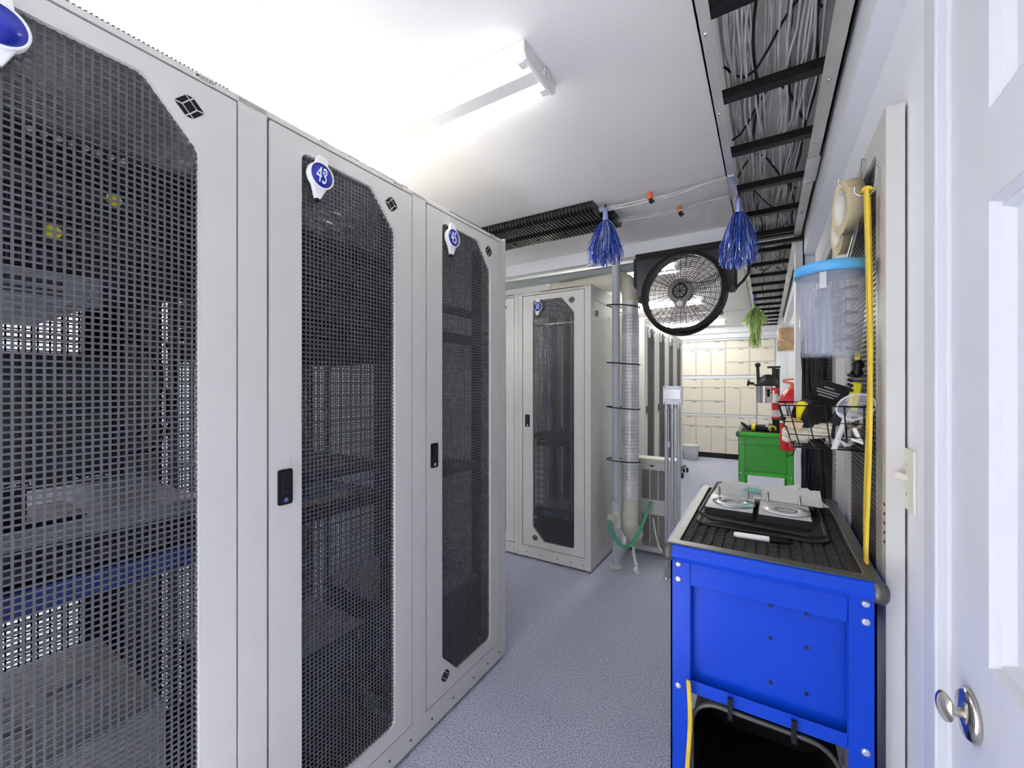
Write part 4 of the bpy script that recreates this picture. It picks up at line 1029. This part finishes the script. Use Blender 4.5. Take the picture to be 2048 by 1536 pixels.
obj('wrapping', MB().tube([(.066+.0024*i/7, 1.283+.0205*cos(i*.9), 1.2415+.0205*sin(i*.9)) for i in range(64)], .0034, 6), M['rope'], t)
single('wood_block', MB().obox((.058, 1.250, 1.270), (.036, .022, .022), (.3, .35, .2)), M['wood'], 'small block of light wood at the left end of the wire basket', 'wood block', bev=.004)
t = thing('power_adapter', 'black plug adapter with a lead standing in the wire basket', 'adapter', (.147, 1.252, 1.275))
obj('body', MB().obox((.002, .0, .020), (.022, .02, .052), (0, .45, 0)), M['black'], t, bev=.003); obj('lead', MB().tube([(-.008, -.004, .0), (-.012, -.006, -.03), (-.004, -.006, -.055), (.006, -.004, -.03), (.004, -.002, .0)], .004, 6), M['black'], t)
t = thing('tool_card', 'black packaging card with pale print tilted in the wire basket', 'card', (.137, 1.33, 1.345))
obj('card', MB().obox((0, 0, 0), (.075, .003, .055), (0, .35, 0)), M['ink'], t)
mb = MB()
for k, (l, dz) in enumerate(((.022, .012), (.050, .004), (.046, -.002), (.034, -.009))): mb.obox((-.004+.35*dz, -.0022, dz), (l, .001, .0032), (0, .35, 0))
obj('print_lines', mb, M['servergrey'], t)
t = thing('safety_goggles', 'clear plastic safety goggles lying over the edge of the wire basket', 'goggles', (.172, 1.235, 1.30), 0)
def lens(cx, cz, r):
    mb = MB(); P = []
    for i in range(5):
        q = i/4; P.append([(cx+r*1.15*q*cos(a)+.25*r*q*sin(a), -.012*(1-q*q), cz+r*1.0*q*sin(a)) if q > 0 else (cx+.0005*cos(a), -.012, cz+.0005*sin(a)) for a in [2*pi*k/24 for k in range(24)]])
    return mb.rings(P, True, False, False)
obj('lens', lens(.004, .014, .030), M['clearp'], t)
obj('rim', MB().tube([(.004+.0345*cos(a)+.0075*sin(a), 0, .014+.030*sin(a)) for a in [2*pi*k/24 for k in range(24)]], .0025, 6, loop=True), M['clearw'], t)
obj('temple', MB().rings([[(-.020-.022*s, -.004, -.012-.075*s), (-.008-.022*s, -.004, -.012-.075*s), (-.008-.022*s, .0, -.012-.075*s), (-.020-.022*s, .0, -.012-.075*s)] for s in (0, .4, 1)]), M['clearw'], t)
obj('nose_bridge', MB().tube([(-.03, 0, .0), (-.014, -.006, -.012), (.0, 0, -.018)], .004, 6), M['clearw'], t)
t = thing('utility_knife', 'yellow and black utility tool standing up at the back of the basket', 'tool', (.188, 1.335, 1.365))
obj('handle', MB().obox((0, 0, -.03), (.020, .026, .075), (.1, .12, 0)), M['yel'], t, bev=.004)
mb = MB()
for k in range(4): mb.obox((-.010, -.003, -.005-.012*k+.03), (.012, .030, .007), (.1, .35, 0))
obj('grip_ribs', mb, M['black'], t); obj('knuckles', MB().lathe([(.004, .02), (.014, .03), (.008, .042), (.014, .052), (.006, .064)], (.002, 0, .0), (.1,0,1), 14), M['blacksat'], t); obj('tip', MB().obox((.006, 0, .072), (.008, .012, .03)), M['yel'], t)
t = thing('white_bracket', 'white plastic bracket at the right end of the wire basket', 'bracket', (.187, 1.25, 1.232))
obj('plate', MB().obox((0, 0, 0), (.040, .03, .006), (0, .35, 0)), M['white'], t, bev=.002); obj('flange', MB().obox((-.006, .004, .016), (.008, .03, .036), (0, -.4, 0)), M['white'], t, bev=.002)
single('clear_wrapper', MB().rings([[(.150+.03*cos(a)*q, 1.25+.02*sin(a), 1.222+.010*q+.008*sin(3*a+q)) for a in [2*pi*i/14 for i in range(14)]] for q in (.3, .8, 1.0, .6)]), M['clearw'], 'crumpled clear wrapper at the bottom of the wire basket', 'wrapper')
single('white_cord_ring', MB().tube([(.183+.014*cos(a), 1.30, 1.275+.017*sin(a)) for a in [2*pi*i/20 for i in range(20)]], .0045, 6, loop=True), M['rope'], 'ring of white cord behind the goggles', 'cord')
# hanging black cables
rnd = random.Random(21)
for k in range(16):
    y = 1.93 + .055*k; x = .185 + rnd.uniform(-.022, .006); top = 1.60 + rnd.uniform(-.03, .02) - .006*(15-k); bot = .62 + rnd.uniform(-.05, .12)
    pts = []
    w = rnd.uniform(.010, .020); dr = rnd.uniform(-.03, .03)
    for i in range(30):
        s = i/29; a = 2*pi*s
        pts.append((x + .010*sin(a*2+k), y + w*sin(a)*(1+.6*sin(a*.5)) + dr*(.5-.5*cos(a)), (top+bot)/2 + (top-bot)/2*cos(a)))
    single('hanging_cable', MB().tube(pts, rnd.uniform(.0048, .0065), 6, loop=True), M['blackcable'], 'looped black cable hanging on the right wall beyond the wire basket', 'cable', 'black cables hanging on the wall')
single('cable_hook', MB().box(.165, .215, 1.9, 2.80, 1.600, 1.612), M['black'], 'black rail that carries the hanging black cables', 'rail')
for k in range(5):
    y = 2.56+.05*k; w = .018
    pts = [(.20 - .006*k + .01*sin(i*.7+k), y + .02*sin(i*.5+k*2), 1.60 - .9*i/14) for i in range(15)]
    single('dangling_lead', MB().tube(pts, .006, 6), M['blackcable'], 'loose black lead dangling at the far side of the hanging cables', 'cable', 'loose leads on the wall')
t = thing('black_handset', 'small black strap handle hanging on the wall by the cables', 'handle', (.19, 2.86, 1.60))
obj('body', MB().lathe([(.004, -.05), (.016, -.04), (.018, 0), (.014, .05), (.004, .06)], (0,0,0), (0,.1,1), 12), M['black'], t); obj('ring', MB().tube([(0, .01*cos(a), -.06+.01*sin(a)) for a in [2*pi*i/10 for i in range(10)]], .002, 5, loop=True), M['white'], t)
single('blue_plug', MB().obox((.175, 2.55, .86), (.03, .03, .09), (.2, 0, 0)), M['cyl_blue'], 'blue connector at the end of a hanging black cable', 'plug', bev=.006)
# beyond the pilaster
t = thing('fire_extinguisher', 'red fire extinguisher with white label hanging on the wall beyond the cables', 'fire extinguisher', (.150, 3.52, .90))
obj('cylinder', MB().lathe([(.02, 0), (.066, .006), (.070, .03), (.070, .36), (.060, .40), (.030, .43), (.024, .44)], (0,0,0), (0,0,1), 32), M['red'], t)
obj('label', MB().lathe([(.0706, .20), (.0706, .335)], (0,0,0), (0,0,1), 32, False), M['white'], t); obj('label_print', MB().lathe([(.0709, .215), (.0709, .245)], (0,0,0), (0,0,1), 32, False).prism([(0,.25),(.5,.25),(.5,.32),(0,.32)], lambda a, b, d: ((.071+d)*cos(-1.9+a), (.071+d)*sin(-1.9+a), b), -.001, .0003), M['ink'], t)
obj('collar', MB().cyl((0,0,.435), (0,0,.475), .022, n=16), M['orange'], t)
obj('lever', MB().obox((-.02, -.01, .485), (.065, .022, .014), (0, .2, 0)).obox((-.02, -.01, .506), (.065, .022, .012), (0, -.12, 0)), M['orange'], t, bev=.002)
obj('hose', MB().tube([(.02, -.02, .47), (.05, -.045, .50), (.07, -.05, .45), (.068, -.045, .30)], .010, 8), M['black'], t); obj('gauge', MB().cyl((-.02, -.022, .462), (-.02, -.034, .462), .014, n=14), M['white'], t)
obj('wall_bracket', MB().box(.065, .10, -.02, .02, .10, .40), M['wire'], t)
t = thing('spray_bottle', 'clear spray bottle with red print and red trigger beside the fire extinguisher', 'spray bottle', (.072, 4.18, 1.085))
obj('bottle', MB().lathe([(.032, 0), (.034, .01), (.034, .14), (.022, .18), (.013, .195), (.013, .21)], (0,0,0), (0,0,1), 24), M['clearw'], t)
obj('print', MB().lathe([(.0346, .07), (.0346, .13)], (0,0,0), (0,0,1), 24, False), M['red'], t); obj('base_cap', MB().cyl((0,0,-.004), (0,0,.012), .036, n=24), M['red'], t)
obj('trigger_head', MB().cyl((0,0,.21), (0,0,.235), .015, n=14).obox((-.012, 0, .248), (.06, .024, .022)).obox((-.034, 0, .225), (.008, .014, .040), (0, .4, 0)), M['red'], t, bev=.002)
t = thing('dark_canister', 'black canister on the green cart beneath the spray bottle', 'canister', (.072, 4.18, .9645))
obj('body', MB().cyl((0,0,0), (0,0,.105), .030, n=20), M['black'], t); obj('lid', MB().cyl((0,0,.105), (0,0,.114), .034, n=20), M['dark'], t)
t = thing('glass_jar', 'round jar of orange and amber bits hanging on the far right wall', 'jar', (.128, 3.72, 1.62))
obj('contents', MB().lathe([(.0, .008), (.054, .008), (.054, .17), (0, .17)], (0,0,0), (0,0,1), 28), M['amber'], t)
mb = MB(); rnd = random.Random(4)
for k in range(60):
    a = rnd.uniform(0, 6.28); mb.obox((.053*cos(a), .053*sin(a), rnd.uniform(.02, .16)), (.012, .004, .03), (rnd.uniform(-.6, .6), 0, a+1.57))
obj('orange_pieces', mb, M['cloth_o'], t)
obj('glass', MB().lathe([(.058, 0), (.060, .01), (.060, .175), (.054, .185)], (0,0,0), (0,0,1), 28), M['sleeve'], t); obj('lid', MB().cyl((0,0,.178), (0,0,.20), .058, n=28), M['clearw'], t)
obj('hanger', MB().tube([(.04, 0, .19), (.10, 0, .30), (.122, .0, .34)], .003, 6), M['white'], t)
single('knotted_string', MB().tube([(.225+.01*sin(i), 3.70+.01*cos(i*1.3), 1.62-.02*i) for i in range(13)], .005, 6), M['white'], 'white string hanging below the jar of orange bits', 'string')
# tools on the green cart
t = thing('bench_drill', 'black and silver drilling tool with two upright levers over the green cart', 'power tool', (-.01, 4.36, ZM))
obj('base_disc', MB().lathe([(.125, 0), (.130, .012), (.125, .030), (.105, .040), (.03, .046)], (-.015, 0, 0), (0,0,1), 40), M['blacksat'], t)
obj('rod', MB().cyl((-.066, 0, .04), (-.066, 0, .40), .0045, n=10), M['silver'], t)
obj('column', MB().cyl((.095, .03, .03), (.095, .03, .55), .016, n=16), M['dark'], t)
obj('deck', MB().prism(rrect(-.085, .10, -.06, .06, .03), FLAT, .395, .412), M['blacksat'], t)
obj('dome', MB().lathe([(.080, 0), (.078, .03), (.060, .065), (.030, .085), (.005, .09)], (.02, 0, .410), (0,0,1), 28), M['dark'], t)
obj('motor_can', MB().cyl((-.005, 0, .255), (-.005, 0, .395), .062, n=28).cyl((-.005, 0, .245), (-.005, 0, .256), .058, n=28), M['silver'], t)
obj('motor_slot', MB().box(.02, .036, -.068, -.055, .30, .37), M['ink'], t)
obj('left_lever', MB().cyl((-.052, -.01, .41), (-.058, -.01, .575), .013, n=14).lathe([(.012, .585), (.023, .595), (.023, .615), (.012, .625)], (-.058, -.01, -.02), (0,0,1), 16), M['dark'], t)
obj('right_lever', MB().cyl((.066, -.01, .41), (.066, -.01, .555), .015, n=14).obox((.066, -.01, .562), (.10, .03, .018)), M['dark'], t, bev=.003)
obj('side_knob', MB().cyl((-.085, -.01, .415), (-.135, -.01, .422), .012, n=12).cyl((-.122, -.01, .42), (-.14, -.01, .423), .025, n=16), M['blacksat'], t)
t = thing('cordless_tool', 'black and yellow battery tool lying on the green cart', 'power tool', (-.11, 4.17, ZM), radians(-4))
obj('body', MB().tube([(-.03, 0, .03), (0, 0, .035), (.06, 0, .03), (.12, 0, .025)], [.020, .026, .020, .018], 12), M['blacksat'], t); obj('yellow_collar', MB().cyl((.0, 0, .035), (.028, 0, .034), .031, n=16), M['yel'], t)
obj('beak', MB().tube([(-.03, 0, .03), (-.065, 0, .06), (-.085, 0, .075)], [.016, .012, .005], 10), M['black'], t); obj('tail_ring', MB().tube([(.155+.024*cos(a), 0, .030+.022*sin(a)) for a in [2*pi*i/16 for i in range(16)]], .009, 8, loop=True), M['yel'], t)
obj('battery', MB().obox((.17, -.01, .012), (.05, .04, .022)), M['black'], t, bev=.003)
single('cable_ball', MB().lathe([(.0, 0), (.03, .01), (.036, .04), (.02, .07), (0, .075)], (.02, 4.19, ZM), (0,0,1), 20), M['servergrey'], 'small grey round gadget beside the battery tool on the green cart', 'gadget')
for k, (x, y) in enumerate(((.02, 4.62), (.11, 4.60))):
    single('boot_shoe', MB().rings([[(x-.03, y-.02, 0), (x+.03, y-.02, 0), (x+.03, y+.03, .0), (x-.03, y+.03, 0)], [(x-.03, y-.03, .05), (x+.03, y-.03, .05), (x+.03, y+.05, .05), (x-.03, y+.05, .05)], [(x-.02, y, .10), (x+.02, y, .10), (x+.02, y+.05, .10), (x-.02, y+.05, .10)]]), M['black'], ('black shoe on the floor behind the green cart, the one nearer the aisle', 'black shoe on the floor behind the green cart, the one nearer the wall')[k], 'shoe', bev=.006)

# ------------------------------------------------------------------ far cream cabinets
YC = 8.6
def cupboard(x0, x1, z0, z1, label, pieces, gr='cream cabinets on the far wall'):
    t = thing('wall_cabinet', label, 'cabinet', (x0, YC, z0), 0, gr)
    w = x1-x0
    obj('body', MB().box(0, w, .004, .38, 0, z1-z0), M['cabframe'], t)
    for (a, b, c, d, kind) in pieces:
        p = obj(kind, MB().box(a-x0, b-x0, -.016, .003, c-z0, d-z0), M['cream'], t, bev=.002)
        hx = (b-x0-.10) if kind == 'door' else (b-x0-.16)
        hx = max(hx, a-x0+.02)
        obj('finger_pull', MB().box(hx, hx+.07, -.020, -.015, d-z0-.014, d-z0-.006), M['dark'], p)
    return t
U0, U1, Mi0, Mi1, L0, L1 = 1.545, 2.20, .822, 1.495, .10, .785
cupboard(-1.76, -1.147, U0, U1, 'cream upper cabinet beside the last grey server cabinet', [(-1.74, -1.156, 2.055, 2.187, 'drawer'), (-1.74, -1.156, 1.555, 2.03, 'door')])
cupboard(-1.147, -.640, U0, U1, 'cream upper cabinet with two tall doors below one long drawer', [(-1.139, -.655, 2.055, 2.187, 'drawer'), (-1.139, -.896, 1.555, 2.03, 'door'), (-.885, -.655, 1.555, 2.03, 'door')])
cupboard(-.640, -.256, U0, U1, 'cream upper cabinet of three stacked drawers left of the green tassel', [(-.627, -.262, 2.055, 2.187, 'drawer'), (-.627, -.267, 1.80, 2.03, 'drawer'), (-.627, -.267, 1.555, 1.777, 'drawer')])
cupboard(-.256, .14, U0, U1, 'cream upper cabinet of three stacked drawers behind the drilling tool', [(-.245, .121, 2.055, 2.187, 'drawer'), (-.245, .121, 1.80, 2.03, 'drawer'), (-.245, .121, 1.555, 1.777, 'drawer')])
cupboard(-1.76, -1.040, Mi0, Mi1, 'cream middle cabinet of three drawers beside the last grey server cabinet', [(-1.74, -1.056, 1.333, 1.485, 'drawer'), (-1.74, -1.056, 1.082, 1.32, 'drawer'), (-1.74, -1.056, .831, 1.064, 'drawer')])
cupboard(-1.040, -.655, Mi0, Mi1, 'cream middle cabinet of three drawers, second unit from the server cabinets', [(-1.024, -.663, 1.333, 1.485, 'drawer'), (-1.024, -.663, 1.082, 1.32, 'drawer'), (-1.024, -.663, .831, 1.064, 'drawer')])
cupboard(-.655, -.142, Mi0, Mi1, 'cream middle cabinet with two tall doors left of the drilling tool', [(-.647, -.150, 1.333, 1.485, 'drawer'), (-.647, -.409, .831, 1.32, 'door'), (-.401, -.157, .831, 1.32, 'door')])
cupboard(-.142, .14, Mi0, Mi1, 'cream middle cabinet directly behind the drilling tool motor', [(-.128, .125, 1.333, 1.485, 'drawer'), (-.128, .125, .831, 1.32, 'door')])
cupboard(-1.76, -1.147, L0, L1, 'cream floor cabinet behind the translucent tub', [(-1.74, -1.156, .607, .775, 'drawer'), (-1.74, -1.156, .105, .59, 'door')])
cupboard(-1.147, -.640, L0, L1, 'cream floor cabinet with two doors under one long drawer', [(-1.139, -.655, .607, .775, 'drawer'), (-1.139, -.896, .105, .59, 'door'), (-.885, -.655, .105, .59, 'door')])
cupboard(-.640, -.256, L0, L1, 'cream floor cabinet of three drawers just left of the green cart', [(-.627, -.267, .607, .775, 'drawer'), (-.627, -.267, .371, .59, 'drawer'), (-.627, -.267, .105, .35, 'drawer')])
cupboard(-.256, .14, L0, L1, 'cream floor cabinet hidden behind the green cart', [(-.245, .121, .607, .775, 'drawer'), (-.245, .121, .105, .59, 'door')])
struct('baseboard_far', MB().box(-1.9, .15, YC+.03, YC+.36, 0, .0995), M['kick'])
struct('trim_8', MB().box(.142, XR, 8.58, 8.99, 0, 2.20).box(-1.78, .14, YC-.01, 8.98, .787, .820).box(-1.78, .14, YC-.01, 8.98, 1.497, 1.543), M['wall'])
t = thing('plastic_tub', 'translucent white tub on the floor in front of the cream cabinets', 'tub', (-1.20, 8.25, 0))
obj('shell', MB().lathe([(0, .003), (.12, .003), (.15, .26), (.153, .26), (.123, 0), (0, 0)], (0,0,0), (0,0,1), 28, False), M['clearw'], t); obj('liner', MB().lathe([(0, .01), (.11, .01), (.13, .18), (0, .20)], (0,0,0), (0,0,1), 20), M['clearw'], t); obj('rim', MB().lathe([(.15, .25), (.16, .26), (.15, .27)], (0,0,0), (0,0,1), 28), M['white'], t)
t = thing('wheeled_dolly', 'low grey dolly on black casters beside the far server cabinets', 'dolly', (-1.055, 6.75, 0))
obj('deck', MB().box(-.07, -.02, -.30, .25, .085, .105), M['dark'], t, bev=.004)
for x, y in ((-.05, -.25), (.0, -.25), (-.05, .2), (.0, .2)):
    c_ = obj('caster', MB().cyl((x-.012, y, .04), (x+.012, y, .04), .04, n=20), M['black'], t); obj('fork', MB().box(x-.018, x+.018, y-.012, y+.012, .05, .085), M['silver'], c_)

# ------------------------------------------------------------------ camera, world, colour
cam = bpy.data.objects.new('camera', bpy.data.cameras.new('camera')); COL.objects.link(cam)
cam.data.sensor_width = 36; cam.data.lens = 826/2048*36; cam.data.clip_start = .01
cam.location = (0, 0, 1.364); cam.rotation_euler = (pi/2, 0, math.atan2(509, 826))
cam.data.shift_y = 3/2048
SC.camera = cam
w = bpy.data.worlds.new('world'); SC.world = w; w.use_nodes = True
w.node_tree.nodes['Background'].inputs[0].default_value = (.9, .95, 1, 1); w.node_tree.nodes['Background'].inputs[1].default_value = .3
vs = SC.view_settings; vs.view_transform = 'Standard'; vs.look = 'None'; vs.gamma = 1; vs.exposure = 1.56
SC.cycles.max_bounces = 10; SC.cycles.diffuse_bounces = 6; SC.cycles.transparent_max_bounces = 16
SC.cycles.caustics_reflective = False; SC.cycles.caustics_refractive = False
SC.cycles.sample_clamp_indirect = 6
